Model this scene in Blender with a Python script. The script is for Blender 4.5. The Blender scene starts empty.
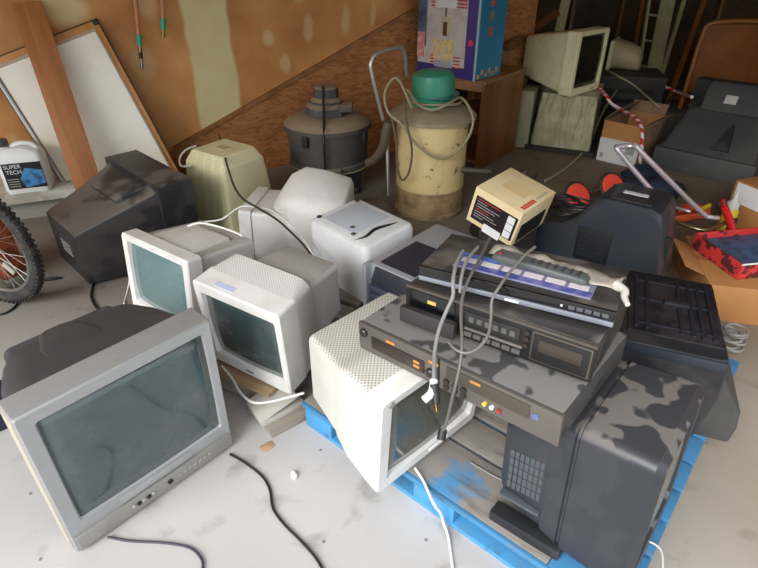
import bpy, bmesh, math, random
from mathutils import Vector, Matrix, Euler
R=math.radians
random.seed(7)
scene=bpy.context.scene
COL=scene.collection
# ------------------------------------------------------------------ camera
FPX=545.0; PITCH=R(32); CAMH=1.6
cd=bpy.data.cameras.new('camera'); cam=bpy.data.objects.new('camera',cd); COL.objects.link(cam)
cam.location=(0,0,CAMH); cam.rotation_euler=(R(90)-PITCH,0,0)
cd.sensor_fit='HORIZONTAL'; cd.sensor_width=36; cd.lens=36*FPX/758
cd.clip_start=.05; cd.clip_end=100
scene.camera=cam
def ray(px,py):
    a=(px-379)/FPX; b=(284-py)/FPX
    return Vector((a,math.cos(PITCH)+b*math.sin(PITCH),b*math.cos(PITCH)-math.sin(PITCH)))
def at(px,py,z=0.0):
    d=ray(px,py); return Vector((0,0,CAMH))+d*((z-CAMH)/d.z)
def aty(px,py,Y):
    d=ray(px,py); return Vector((0,0,CAMH))+d*(Y/d.y)
WP=Vector((-2.6,3.72,0)); WD=Vector((.927,.375,0)); WN=Vector((.375,-.927,0))
def onwall(px,py,off=0):
    d=ray(px,py); return Vector((0,0,CAMH))+d*(((WP+WN*off).dot(WN))/(d.dot(WN)))
# ------------------------------------------------------------------ materials
MATS={}
def nodes(m):
    nt=m.node_tree; return nt,nt.nodes,nt.links,nt.nodes['Principled BSDF']
def mat(name,col,rough=.5,metal=0,dust=None,dscale=6,damt=.5,up=.0,bump=0,spec=.5,thr=(.45,.6),coat=0,detail=5):
    """plain surface; dust = second colour in noise patches (damt), settled on surfaces that face up (up)"""
    if name in MATS: return MATS[name]
    m=bpy.data.materials.new(name); m.use_nodes=True; MATS[name]=m
    nt,N,L,b=nodes(m)
    b.inputs['Base Color'].default_value=(*col,1); b.inputs['Roughness'].default_value=rough
    b.inputs['Metallic'].default_value=metal; b.inputs['Specular IOR Level'].default_value=spec
    b.inputs['Coat Weight'].default_value=coat
    tc=N.new('ShaderNodeTexCoord')
    if dust or bump:
        n=N.new('ShaderNodeTexNoise'); n.inputs['Scale'].default_value=dscale; n.inputs['Detail'].default_value=detail; n.inputs['Roughness'].default_value=.6
        L.new(tc.outputs['Object'],n.inputs['Vector'])
    if dust:
        mr=N.new('ShaderNodeMapRange'); mr.inputs['From Min'].default_value=thr[0]; mr.inputs['From Max'].default_value=thr[1]
        mr.inputs['To Min'].default_value=0; mr.inputs['To Max'].default_value=damt
        L.new(n.outputs['Fac'],mr.inputs['Value']); fac=mr.outputs['Result']
        if up:
            g=N.new('ShaderNodeNewGeometry'); s=N.new('ShaderNodeSeparateXYZ'); L.new(g.outputs['Normal'],s.inputs[0])
            m2=N.new('ShaderNodeMapRange'); m2.inputs['From Min'].default_value=.2; m2.inputs['From Max'].default_value=.85; m2.inputs['To Max'].default_value=up
            L.new(s.outputs['Z'],m2.inputs['Value'])
            # dust that settled on top, wiped away in patches
            mx=N.new('ShaderNodeMath'); mx.operation='MULTIPLY'; L.new(m2.outputs['Result'],mx.inputs[0]); 
            m3=N.new('ShaderNodeMapRange'); m3.inputs['From Min'].default_value=thr[0]; m3.inputs['From Max'].default_value=thr[1]; m3.inputs['To Min'].default_value=.15
            L.new(n.outputs['Fac'],m3.inputs['Value']); L.new(m3.outputs['Result'],mx.inputs[1])
            ad=N.new('ShaderNodeMath'); ad.operation='MAXIMUM'; L.new(mx.outputs[0],ad.inputs[0]); L.new(fac,ad.inputs[1]); fac=ad.outputs[0]
        c=N.new('ShaderNodeMix'); c.data_type='RGBA'; c.inputs[6].default_value=(*col,1); c.inputs[7].default_value=(*dust,1)
        L.new(fac,c.inputs[0]); L.new(c.outputs[2],b.inputs['Base Color'])
        r=N.new('ShaderNodeMapRange'); r.inputs['To Min'].default_value=rough; r.inputs['To Max'].default_value=max(rough,.8)
        L.new(fac,r.inputs['Value']); L.new(r.outputs['Result'],b.inputs['Roughness'])
    if bump:
        bp=N.new('ShaderNodeBump'); bp.inputs['Strength'].default_value=bump; bp.inputs['Distance'].default_value=.01
        L.new(n.outputs['Fac'],bp.inputs['Height']); L.new(bp.outputs['Normal'],b.inputs['Normal'])
    return m
def perf(name,col,dark,kx=520,ky=520,thr=.25,axis='Z',rough=.55):
    """moulded plastic with rows of small vent holes on its top faces"""
    if name in MATS: return MATS[name]
    m=bpy.data.materials.new(name); m.use_nodes=True; MATS[name]=m
    nt,N,L,b=nodes(m); b.inputs['Roughness'].default_value=rough
    tc=N.new('ShaderNodeTexCoord'); s=N.new('ShaderNodeSeparateXYZ'); L.new(tc.outputs['Object'],s.inputs[0])
    def sn(o,k,sh=0):
        a=N.new('ShaderNodeMath'); a.operation='MULTIPLY'; a.inputs[1].default_value=k; L.new(s.outputs[o],a.inputs[0])
        c=N.new('ShaderNodeMath'); c.operation='SINE'; L.new(a.outputs[0],c.inputs[0]); return c
    o1,o2={'Z':('X','Y'),'X':('Y','Z'),'Y':('X','Z')}[axis]
    a,c=sn(o1,kx),sn(o2,ky); p=N.new('ShaderNodeMath'); p.operation='MULTIPLY'; L.new(a.outputs[0],p.inputs[0]); L.new(c.outputs[0],p.inputs[1])
    t=N.new('ShaderNodeMath'); t.operation='GREATER_THAN'; t.inputs[1].default_value=thr; L.new(p.outputs[0],t.inputs[0])
    ns=N.new('ShaderNodeSeparateXYZ'); L.new(tc.outputs['Normal'],ns.inputs[0])
    g=N.new('ShaderNodeMath'); g.operation='GREATER_THAN'; g.inputs[1].default_value=.6
    ab=N.new('ShaderNodeMath'); ab.operation='ABSOLUTE'; L.new(ns.outputs[axis],ab.inputs[0]); L.new(ab.outputs[0],g.inputs[0])
    f=N.new('ShaderNodeMath'); f.operation='MULTIPLY'; L.new(t.outputs[0],f.inputs[0]); L.new(g.outputs[0],f.inputs[1])
    n=N.new('ShaderNodeTexNoise'); n.inputs['Scale'].default_value=9; L.new(tc.outputs['Object'],n.inputs['Vector'])
    d=N.new('ShaderNodeMix'); d.data_type='RGBA'; d.inputs[6].default_value=(*[x*.82 for x in col],1); d.inputs[7].default_value=(*col,1); L.new(n.outputs['Fac'],d.inputs[0])
    x=N.new('ShaderNodeMix'); x.data_type='RGBA'; x.inputs[7].default_value=(*dark,1); L.new(d.outputs[2],x.inputs[6]); L.new(f.outputs[0],x.inputs[0])
    L.new(x.outputs[2],b.inputs['Base Color']); return m
def wood(name,c1,c2,scale=3,stretch=(1,12,12),rough=.5,bump=.1):
    if name in MATS: return MATS[name]
    m=bpy.data.materials.new(name); m.use_nodes=True; MATS[name]=m
    nt,N,L,b=nodes(m); b.inputs['Roughness'].default_value=rough
    tc=N.new('ShaderNodeTexCoord'); mp=N.new('ShaderNodeMapping'); mp.inputs['Scale'].default_value=stretch; L.new(tc.outputs['Object'],mp.inputs[0])
    n=N.new('ShaderNodeTexNoise'); n.inputs['Scale'].default_value=scale; n.inputs['Detail'].default_value=6; n.inputs['Distortion'].default_value=.8; L.new(mp.outputs[0],n.inputs['Vector'])
    r=N.new('ShaderNodeValToRGB'); r.color_ramp.elements[0].position=.3; r.color_ramp.elements[1].position=.7
    r.color_ramp.elements[0].color=(*c1,1); r.color_ramp.elements[1].color=(*c2,1); L.new(n.outputs['Fac'],r.inputs[0]); L.new(r.outputs[0],b.inputs['Base Color'])
    bp=N.new('ShaderNodeBump'); bp.inputs['Strength'].default_value=bump; bp.inputs['Distance'].default_value=.005; L.new(n.outputs['Fac'],bp.inputs['Height']); L.new(bp.outputs['Normal'],b.inputs['Normal'])
    return m
def S(r,g,b):  # photo colour 0-255 -> linear
    f=lambda c:(c/255/12.92 if c/255<=.04045 else ((c/255+.055)/1.055)**2.4)
    return (f(r),f(g),f(b))
WHITE=mat('white_plastic',S(226,224,220),.5,dust=S(190,184,172),dscale=5,damt=.35)
WPERF=perf('white_vented',S(224,222,217),S(172,169,163),520,520,.35)
WPERF2=perf('white_slotted',S(218,215,210),S(176,173,168),300,900,.55)
IVORY=mat('ivory_plastic',S(236,228,184),.55,dust=S(214,204,158),dscale=4,damt=.5)
IVENT=perf('ivory_slotted',S(240,232,188),S(196,188,146),40,560,.12,'Y')
SILVER=mat('silver_plastic',S(172,173,174),.38,metal=.45,dust=S(158,155,148),dscale=12,damt=.25)
SILVER2=mat('silver_paint',S(176,178,186),.35,metal=.4)
DKPL=mat('charcoal_plastic',S(70,68,70),.5,dust=S(112,106,104),dscale=3,damt=.3,up=.35)
BLK=mat('black_plastic',S(36,37,41),.42,dust=S(84,80,76),dscale=5,damt=.3,up=.2)
BLKD=mat('dusty_black_plastic',S(38,37,40),.4,dust=S(120,112,104),dscale=3.2,damt=.15,up=.75,thr=(.44,.52),detail=3)
BLKS=mat('smeared_black_plastic',S(34,31,36),.35,dust=S(128,120,112),dscale=7,damt=.12,up=.85,thr=(.47,.51),detail=1.5)
GREYP=mat('slate_plastic',S(74,80,86),.42,dust=S(92,94,94),dscale=6,damt=.4)
GLOSSBLK=mat('gloss_black',S(14,14,17),.12,coat=.5)
SCREEN=mat('crt_glass',S(62,76,76),.12,dust=S(96,106,102),dscale=4,damt=.35,coat=.6)
SCRD=mat('crt_glass_dark',S(74,76,66),.16,dust=S(78,80,72),dscale=4,damt=.4,coat=.5)
SCRT=mat('crt_glass_teal',S(96,124,128),.14,dust=S(112,134,134),dscale=4,damt=.35,coat=.5)  # sky reflection on the glass is put into the teal base colour
SCRB=mat('crt_glass_black',S(26,27,24),.15)
DARK=mat('dark_recess',S(16,16,17),.7)
CHROME=mat('chrome',S(210,208,204),.38,metal=.75)
BRASS=mat('brass',S(150,128,84),.3,metal=1)
METAL=mat('dull_metal',S(150,148,142),.4,metal=.9)
TXTW=mat('white_print',S(225,225,225),.6)
TXTG=mat('grey_print',S(150,148,142),.6)
TXTK=mat('black_print',S(30,28,28),.6)
TXTR=mat('red_print',S(190,60,50),.6)
ORANGEP=mat('orange_print',S(190,132,60),.5)
CORDW=mat('white_cord_rubber',S(226,224,218),.5)
CORDK=mat('black_cord_rubber',S(28,28,30),.5)
CORDG=mat('grey_cord_rubber',S(132,130,128),.5)
CORDT=mat('tan_cord_rubber',S(150,138,108),.6)
def grime(m,col,scale,lo,hi,amt=1,stretch=(1,1,1)):
    """irregular worn-in dirt over an existing surface colour"""
    nt,N,L,b=nodes(m); ip=b.inputs['Base Color']; tc=N.new('ShaderNodeTexCoord'); mp=N.new('ShaderNodeMapping'); mp.inputs['Scale'].default_value=stretch
    L.new(tc.outputs['Object'],mp.inputs[0]); n=N.new('ShaderNodeTexNoise'); n.inputs['Scale'].default_value=scale; n.inputs['Detail'].default_value=8; n.inputs['Roughness'].default_value=.7; L.new(mp.outputs[0],n.inputs['Vector'])
    r=N.new('ShaderNodeMapRange'); r.inputs['From Min'].default_value=lo; r.inputs['From Max'].default_value=hi; r.inputs['To Max'].default_value=amt; L.new(n.outputs['Fac'],r.inputs['Value'])
    x=N.new('ShaderNodeMix'); x.data_type='RGBA'; x.inputs[7].default_value=(*col,1); L.new(r.outputs['Result'],x.inputs[0])
    if ip.links: L.new(ip.links[0].from_socket,x.inputs[6])
    else: x.inputs[6].default_value=ip.default_value
    L.new(x.outputs[2],ip); return m
# ------------------------------------------------------------------ mesh helpers
def V(*a): return Vector(a)
def finish(bm,name,m,parent=None,angle=35,smooth=True):
    bmesh.ops.recalc_face_normals(bm,faces=bm.faces)
    me=bpy.data.meshes.new(name); bm.to_mesh(me); bm.free()
    if smooth:
        for p in me.polygons: p.use_smooth=True
        try: me.set_sharp_from_angle(angle=R(angle))
        except Exception: pass
    me.materials.append(m)
    o=bpy.data.objects.new(name,me); COL.objects.link(o)
    if parent: o.parent=parent
    return o
def tag(o,label=None,cat=None,group=None,kind=None):
    if label: o['label']=label
    if cat: o['category']=cat
    if group: o['group']=group
    if kind: o['kind']=kind
    return o
def thing(name,label,cat,loc=(0,0,0),rot=(0,0,0),group=None):
    o=bpy.data.objects.new(name,None); COL.objects.link(o); o.empty_display_size=.05
    o.location=loc; o.rotation_euler=tuple(R(a) for a in rot); return tag(o,label,cat,group)
def box(bm,lo,hi,bev=0,M=None,seg=2):
    lo,hi=Vector(lo),Vector(hi); c=(lo+hi)/2; s=hi-lo
    r=bmesh.ops.create_cube(bm,size=1); vs=r['verts']
    bmesh.ops.scale(bm,vec=s,verts=vs); bmesh.ops.translate(bm,vec=c,verts=vs)
    if bev:
        es={e for v in vs for e in v.link_edges}
        q=bmesh.ops.bevel(bm,geom=list(es),offset=min(bev,min(s)*.45),segments=seg,affect='EDGES',profile=.6)
        vs=list({v for f in q['faces'] for v in f.verts}|{v for v in vs if v.is_valid})
    if M is not None: bmesh.ops.transform(bm,matrix=M,verts=vs)
    return bm
def bx(name,lo,hi,m,parent=None,bev=.004,M=None):
    return finish(box(bmesh.new(),lo,hi,bev,M),name,m,parent)
def loft(bm,rings,cap0=True,cap1=True):
    vs=[[bm.verts.new(p) for p in r] for r in rings]; n=len(vs[0])
    for a,b in zip(vs,vs[1:]):
        for i in range(n): bm.faces.new((a[i],a[(i+1)%n],b[(i+1)%n],b[i]))
    if cap0: bm.faces.new(vs[0][::-1])
    if cap1: bm.faces.new(vs[-1])
    return bm
def rr(w,h,r,n=5,cx=0,cz=0,y=0,bulge=0):
    """rounded rectangle ring in the xz plane at depth y"""
    r=min(r,w*.499,h*.499); out=[]
    for k,(sx,sz) in enumerate(((1,1),(-1,1),(-1,-1),(1,-1))):
        for i in range(n+1):
            a=math.pi/2*(k+i/n); out.append(V(cx+sx*(w/2-r)+r*math.cos(a),y,cz+sz*(h/2-r)+r*math.sin(a)))
    return out
def tube(bm,pts,r,n=8,closed=False,smooth=4):
    P=[Vector(p) for p in pts]
    if smooth and len(P)>2:
        Q=[]
        m=len(P)
        for i in range(m if closed else m-1):
            p0=P[i-1] if (i>0 or closed) else P[0]*2-P[1]; p1=P[i]; p2=P[(i+1)%m]; p3=P[(i+2)%m] if (i+2<m or closed) else P[-1]*2-P[-2]
            for k in range(smooth):
                t=k/smooth; Q.append(.5*((2*p1)+(p2-p0)*t+(2*p0-5*p1+4*p2-p3)*t*t+(3*p1-p0-3*p2+p3)*t**3))
        if not closed: Q.append(P[-1])
        P=Q
    up=V(0,0,1); prev=None; rings=[]
    for i,p in enumerate(P):
        if closed: d=P[(i+1)%len(P)]-P[i-1]
        else: d=P[min(i+1,len(P)-1)]-P[max(i-1,0)]
        if d.length<1e-9: d=V(0,0,1)
        d.normalize()
        if prev is None:
            a=up if abs(d.z)<.9 else V(1,0,0); u=d.cross(a).normalized()
        else:
            u=prev-d*prev.dot(d)
            u=u.normalized() if u.length>1e-6 else d.orthogonal().normalized()
        prev=u; w=d.cross(u)
        rad=r(i/(len(P)-1)) if callable(r) else r
        rings.append([p+u*rad*math.cos(2*math.pi*k/n)+w*rad*math.sin(2*math.pi*k/n) for k in range(n)])
    if closed: loft(bm,rings+[rings[0]],False,False)
    else: loft(bm,rings)
    return bm
def tb(name,pts,r,m,parent=None,n=8,closed=False,smooth=4):
    return finish(tube(bmesh.new(),pts,r,n,closed,smooth),name,m,parent,60)
def lathe(bm,prof,n=32,M=None):
    rings=[[V(r*math.cos(2*math.pi*k/n),r*math.sin(2*math.pi*k/n),z) for k in range(n)] for r,z in prof]
    if M is not None: rings=[[M@p for p in r] for r in rings]
    return loft(bm,rings)
def lt(name,prof,m,parent=None,n=32,M=None,angle=35): return finish(lathe(bmesh.new(),prof,n,M),name,m,parent,angle)
def plate(name,c,u,v,th,m,parent=None,bev=.002):
    """thin slab centred at c spanned by half vectors u and v"""
    c,u,v=Vector(c),Vector(u),Vector(v); n=u.cross(v).normalized()
    M=Matrix((u.normalized(),v.normalized(),n)).transposed().to_4x4(); M.translation=c
    return finish(box(bmesh.new(),(-u.length,-v.length,-th/2),(u.length,v.length,th/2),bev,M),name,m,parent)
def text(name,body,size,m,parent,loc,rot=(90,0,0),ext=.0006,align='CENTER',sx=1):
    c=bpy.data.curves.new(name,'FONT'); c.body=body; c.size=size; c.extrude=ext; c.align_x=align; c.align_y='CENTER'
    t=bpy.data.objects.new('tmp',c); COL.objects.link(t); bpy.context.view_layer.update()
    me=bpy.data.meshes.new_from_object(t.evaluated_get(bpy.context.evaluated_depsgraph_get()))
    bpy.data.objects.remove(t); me.name=name
    o=bpy.data.objects.new(name,me); COL.objects.link(o); me.materials.clear(); me.materials.append(m)
    o.parent=parent; o.location=loc; o.rotation_euler=tuple(R(a) for a in rot); o.scale=(sx,1,1)
    return o
def bezel(name,w,h,slab,op,m,parent,r=.02,flare=0,inset=.022,ch=.006,backw=None,backh=None):
    """front frame of a tube set: op=(x0,x1,z0,z1) of the opening"""
    x0,x1,z0,z1=op; cx,cz=(x0+x1)/2,(z0+z1)/2; ow,oh=x1-x0,z1-z0
    rings=[rr(backw or w,backh or h,r,cz=h/2,y=slab),rr(w,h,r,cz=h/2,y=slab*.45),rr(w,h,r,cz=h/2,y=ch),rr(w-2*ch*.8,h-2*ch*.8,r,cz=h/2,y=0),
           rr(ow+.008,oh+.008,.010,cx=cx,cz=cz,y=.002),rr(ow-.004,oh-.004,.008,cx=cx,cz=cz,y=inset)]
    return finish(loft(bmesh.new(),rings,True,False),name,m,parent)
def screen(op,m,parent,y=.02,bulge=.016,n=10):
    x0,x1,z0,z1=op; bm=bmesh.new(); g=[]
    for i in range(n+1):
        for j in range(n+1):
            u,v=i/n*2-1,j/n*2-1
            g.append(bm.verts.new((x0+(x1-x0)*i/n,y-bulge*(1-.5*u*u-.5*v*v),z0+(z1-z0)*j/n)))
    for i in range(n):
        for j in range(n):
            k=i*(n+1)+j; bm.faces.new((g[k],g[k+n+1],g[k+n+2],g[k+1]))
    # short skirt so the glass is a solid slab
    rim=[g[j] for j in range(n+1)]
    o=finish(bm,'screen',m,parent,80); 
    md=o.modifiers.new('thick','SOLIDIFY'); md.thickness=.006; md.offset=-1
    return o
def shell(name,secs,m,parent,angle=35):
    """housing of a tube set lofted through sections (y,w,h,cz,r[,cx])"""
    return finish(loft(bmesh.new(),[rr(s[1],s[2],s[4],cx=s[5] if len(s)>5 else 0,cz=s[3],y=s[0]) for s in secs]),name,m,parent,angle)

# ================================================================== SETTING
def floor_mat():
    m=bpy.data.materials.new('concrete'); m.use_nodes=True; nt,N,L,b=nodes(m)
    tc=N.new('ShaderNodeTexCoord')
    def nz(s,d=6,ds=0):
        n=N.new('ShaderNodeTexNoise'); n.inputs['Scale'].default_value=s; n.inputs['Detail'].default_value=d; n.inputs['Distortion'].default_value=ds; L.new(tc.outputs['Object'],n.inputs['Vector']); return n
    a=nz(1.1,8,.4); r=N.new('ShaderNodeValToRGB'); e=r.color_ramp.elements; e[0].position=.3; e[0].color=(*S(176,170,165),1); e[1].position=.7; e[1].color=(*S(196,194,193),1)
    L.new(a.outputs['Fac'],r.inputs[0])
    c=nz(7,6); r2=N.new('ShaderNodeValToRGB'); e=r2.color_ramp.elements; e[0].position=.24; e[0].color=(*S(178,172,165),1); e[1].position=.42; e[1].color=(1,1,1,1); L.new(c.outputs['Fac'],r2.inputs[0])
    mx=N.new('ShaderNodeMix'); mx.data_type='RGBA'; mx.blend_type='MULTIPLY'; mx.inputs[0].default_value=.7; L.new(r.outputs[0],mx.inputs[6]); L.new(r2.outputs[0],mx.inputs[7])
    v=N.new('ShaderNodeTexVoronoi'); v.inputs['Scale'].default_value=9; L.new(tc.outputs['Object'],v.inputs['Vector'])
    r3=N.new('ShaderNodeValToRGB'); e=r3.color_ramp.elements; e[0].position=.03; e[0].color=(*S(135,126,116),1); e[1].position=.07; e[1].color=(1,1,1,1); L.new(v.outputs['Distance'],r3.inputs[0])
    m2=N.new('ShaderNodeMix'); m2.data_type='RGBA'; m2.blend_type='MULTIPLY'; m2.inputs[0].default_value=.8; L.new(mx.outputs[2],m2.inputs[6]); L.new(r3.outputs[0],m2.inputs[7])
    # concrete tinted browner and darker towards the back of the room
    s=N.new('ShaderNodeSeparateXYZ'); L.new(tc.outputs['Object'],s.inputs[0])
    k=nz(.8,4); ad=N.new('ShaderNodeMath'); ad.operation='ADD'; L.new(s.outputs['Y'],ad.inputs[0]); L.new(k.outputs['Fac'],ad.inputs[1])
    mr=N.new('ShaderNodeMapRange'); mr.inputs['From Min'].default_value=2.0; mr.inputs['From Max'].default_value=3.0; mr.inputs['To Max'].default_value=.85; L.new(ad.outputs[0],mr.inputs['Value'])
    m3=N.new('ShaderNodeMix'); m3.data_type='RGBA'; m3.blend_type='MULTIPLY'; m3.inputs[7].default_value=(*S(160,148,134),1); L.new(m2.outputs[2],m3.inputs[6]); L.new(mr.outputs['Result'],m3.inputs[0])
    # browner tint over the right half of the slab
    mq=N.new('ShaderNodeMapRange'); mq.inputs['From Min'].default_value=.4; mq.inputs['From Max'].default_value=1.3; mq.inputs['To Max'].default_value=.9; L.new(s.outputs['X'],mq.inputs['Value'])
    m4=N.new('ShaderNodeMix'); m4.data_type='RGBA'; m4.blend_type='MULTIPLY'; m4.inputs[7].default_value=(*S(214,200,178),1); L.new(m3.outputs[2],m4.inputs[6]); L.new(mq.outputs['Result'],m4.inputs[0])
    L.new(m4.outputs[2],b.inputs['Base Color']); b.inputs['Roughness'].default_value=.85
    bp=N.new('ShaderNodeBump'); bp.inputs['Strength'].default_value=.15; bp.inputs['Distance'].default_value=.01; L.new(c.outputs['Fac'],bp.inputs['Height']); L.new(bp.outputs['Normal'],b.inputs['Normal'])
    return m
tag(bx('floor',(-7,-.2,-.1),(5,8,0),floor_mat(),bev=0),kind='structure')
DRIVE=mat('driveway',S(185,180,172),.9,dust=S(160,154,146),dscale=2,damt=.6)
tag(bx('floor',(-12,-12,-.12),(12,-.2,-.02),DRIVE,bev=0),kind='structure')
def drywall_mat():
    m=bpy.data.materials.new('brown_drywall'); m.use_nodes=True; nt,N,L,b=nodes(m); tc=N.new('ShaderNodeTexCoord')
    n=N.new('ShaderNodeTexNoise'); n.inputs['Scale'].default_value=2.2; n.inputs['Detail'].default_value=7; L.new(tc.outputs['Object'],n.inputs['Vector'])
    r=N.new('ShaderNodeValToRGB'); e=r.color_ramp.elements; e[0].position=.3; e[0].color=(*S(166,102,44),1); e[1].position=.7; e[1].color=(*S(212,154,90),1)
    L.new(n.outputs['Fac'],r.inputs[0]); L.new(r.outputs[0],b.inputs['Base Color']); b.inputs['Roughness'].default_value=.6; return m
DRY=drywall_mat()
MUD=mat('joint_compound',S(214,200,150),.85,dust=S(190,164,104),dscale=5,damt=.7,bump=.2)
MUDT=mat('thin_compound',S(196,160,96),.8,dust=S(180,128,66),dscale=9,damt=.9)
def osb_mat():
    m=bpy.data.materials.new('strand_board'); m.use_nodes=True; nt,N,L,b=nodes(m); tc=N.new('ShaderNodeTexCoord')
    mp=N.new('ShaderNodeMapping'); mp.inputs['Rotation'].default_value=(0,R(28),0); mp.inputs['Scale'].default_value=(3,3,12); L.new(tc.outputs['Object'],mp.inputs[0])
    n=N.new('ShaderNodeTexNoise'); n.inputs['Scale'].default_value=2.4; n.inputs['Detail'].default_value=5; n.inputs['Distortion'].default_value=2.2; L.new(mp.outputs[0],n.inputs['Vector'])
    r=N.new('ShaderNodeValToRGB'); e=r.color_ramp.elements; e[0].position=.36; e[0].color=(*S(134,84,44),1); e[1].position=.62; e[1].color=(*S(178,120,68),1)
    x=r.color_ramp.elements.new(.47); x.color=(*S(158,102,54),1)
    L.new(n.outputs['Fac'],r.inputs[0]); L.new(r.outputs[0],b.inputs['Base Color']); b.inputs['Roughness'].default_value=.7; return m
OSB=osb_mat()
# walls: local frame of the left wall (t along, z up)
def wpt(t,z,off=0): return WP+WD*t+WN*off+V(0,0,z)
def wcoord(px,py,off=0):
    p=onwall(px,py,off); return (p-WP).dot(WD),p.z
def wslab(name,poly,off0,off1,m,parent=None,kind=None,bev=0):
    """a slab on the left wall, polygon given as (t,z)"""
    bm=bmesh.new()
    loft(bm,[[wpt(t,z,off0) for t,z in poly],[wpt(t,z,off1) for t,z in poly]])
    o=finish(bm,name,m,parent,smooth=False)
    if kind: o['kind']=kind
    return o
wslab('wall_left',[(-4,0),(4.3,0),(4.3,2.6),(-4,2.6)],-.12,0,DRY,kind='structure')
c=[wcoord(*q) for q in ((205,130),(380,30),(560,-60))]
oz=[(-.0,0)]
tA,zA=wcoord(186,143); tB,zB=wcoord(380,32); sl=(zB-zA)/(tB-tA)
wslab('wall_panel_lower',[(tA-.35,0.0),(4.28,0.0),(4.28,zA+sl*(4.28-tA)),(tA-.35,max(.02,zA-sl*.35))],0,.014,OSB,kind='structure')
# the slanting batten between drywall and strand board
wslab('trim_1',[(tA-.1,zA-sl*.1),(4.28,zA+sl*(4.28-tA)),(4.28,zA+sl*(4.28-tA)+.045),(tA-.1,zA-sl*.1+.03)],0,.028,wood('batten_wood',S(120,76,36),S(156,104,56),3,(3,3,3)),kind='structure')
# joint compound band and screw spots are marks of the wall's surface
def marks(m,spots,band,colr):
    nt,N,L,b=nodes(m); src=b.inputs['Base Color'].links[0].from_socket
    g=N.new('ShaderNodeNewGeometry'); s=N.new('ShaderNodeSeparateXYZ'); L.new(g.outputs['Position'],s.inputs[0])
    def mth(op,a,b_=None,c=None):
        x=N.new('ShaderNodeMath'); x.operation=op
        for i,v in enumerate((a,b_,c)):
            if v is None: continue
            if isinstance(v,(int,float)): x.inputs[i].default_value=v
            else: L.new(v,x.inputs[i])
        return x.outputs[0]
    n=N.new('ShaderNodeTexNoise'); n.inputs['Scale'].default_value=7; n.inputs['Detail'].default_value=6; L.new(g.outputs['Position'],n.inputs['Vector'])
    n2=N.new('ShaderNodeTexNoise'); n2.inputs['Scale'].default_value=1.7; n2.inputs['Detail'].default_value=3; L.new(g.outputs['Position'],n2.inputs['Vector'])
    t=mth('ADD',mth('MULTIPLY',mth('SUBTRACT',s.outputs['X'],WP.x),WD.x),mth('MULTIPLY',mth('SUBTRACT',s.outputs['Y'],WP.y),WD.y))
    t=mth('ADD',t,mth('MULTIPLY_ADD',n.outputs['Fac'],.05,-.025)); z=s.outputs['Z']
    tot=None
    for px,py,rx,ry,k in spots:
        t0,z0=wcoord(px,py)
        a=mth('DIVIDE',mth('SUBTRACT',t,t0),rx); c=mth('DIVIDE',mth('SUBTRACT',z,z0),ry)
        d=mth('ADD',mth('MULTIPLY',a,a),mth('MULTIPLY',c,c))
        mr=N.new('ShaderNodeMapRange'); mr.interpolation_type='SMOOTHSTEP'; mr.inputs['From Min'].default_value=.15; mr.inputs['From Max'].default_value=1.3; mr.inputs['To Min'].default_value=k; mr.inputs['To Max'].default_value=0
        L.new(d,mr.inputs['Value']); tot=mr.outputs['Result'] if tot is None else mth('MAXIMUM',tot,mr.outputs['Result'])
    tc_=(band[0]+band[1])/2; hw=(band[1]-band[0])/2
    q=mth('ABSOLUTE',mth('SUBTRACT',mth('ADD',t,mth('MULTIPLY_ADD',n2.outputs['Fac'],.05,-.025)),tc_))
    mr=N.new('ShaderNodeMapRange'); mr.interpolation_type='SMOOTHSTEP'; mr.inputs['From Min'].default_value=hw-.012; mr.inputs['From Max'].default_value=hw+.02; mr.inputs['To Min'].default_value=.95; mr.inputs['To Max'].default_value=0
    L.new(q,mr.inputs['Value']); tot=mth('MAXIMUM',tot,mr.outputs['Result'])
    q2=mth('MULTIPLY',tot,mth('MULTIPLY_ADD',n.outputs['Fac'],.5,.68)); 
    x=N.new('ShaderNodeMix'); x.data_type='RGBA'; x.inputs[7].default_value=(*colr,1); L.new(q2,x.inputs[0]); L.new(src,x.inputs[6]); L.new(x.outputs[2],b.inputs['Base Color'])
marks(DRY,[(268,38,.05,.06,.55),(308,28,.04,.11,.5),(286,64,.045,.08,.5),(346,20,.04,.12,.45),(373,14,.03,.10,.4),(62,8,.17,.12,.8),(300,-4,.05,.05,.4),(144,64,.09,.12,.35),(146,0,.07,.13,.4),(100,-40,.1,.1,.5),(240,-50,.08,.1,.4),(20,160,.08,.2,.5)],(wcoord(187,40)[0],wcoord(231,40)[0]),S(212,198,146))
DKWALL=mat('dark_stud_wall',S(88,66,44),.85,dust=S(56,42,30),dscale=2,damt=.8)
we=wpt(4.3,0)
# the room opens up beyond the end of the left wall
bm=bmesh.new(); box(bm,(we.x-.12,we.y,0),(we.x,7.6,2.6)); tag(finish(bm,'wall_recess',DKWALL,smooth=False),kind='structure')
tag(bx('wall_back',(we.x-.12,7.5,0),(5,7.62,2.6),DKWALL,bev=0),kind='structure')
tag(bx('wall_right',(4.9,-.2,0),(5.02,7.6,2.6),mat('brown_wall_paper',S(150,112,70),.8),bev=0),kind='structure')
w0=wpt(-4,0)
tag(bx('wall_front_left',(w0.x-.1,-.2,0),(w0.x+.02,w0.y+.1,2.6),DRY,bev=0),kind='structure')
tag(bx('ceiling',(-7,.1,2.6),(5.1,7.7,2.7),mat('ceiling_board',S(160,148,126),.9),bev=0),kind='structure')
STUD=wood('stud_wood',S(120,84,44),S(150,110,62),3,(8,8,1))
for i,x in enumerate((1.75,2.35,2.95,3.55,4.15)):
    tag(bx('wall_stud',(x,7.41,0),(x+.04,7.5,2.6),STUD,bev=.002),kind='structure')
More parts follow.
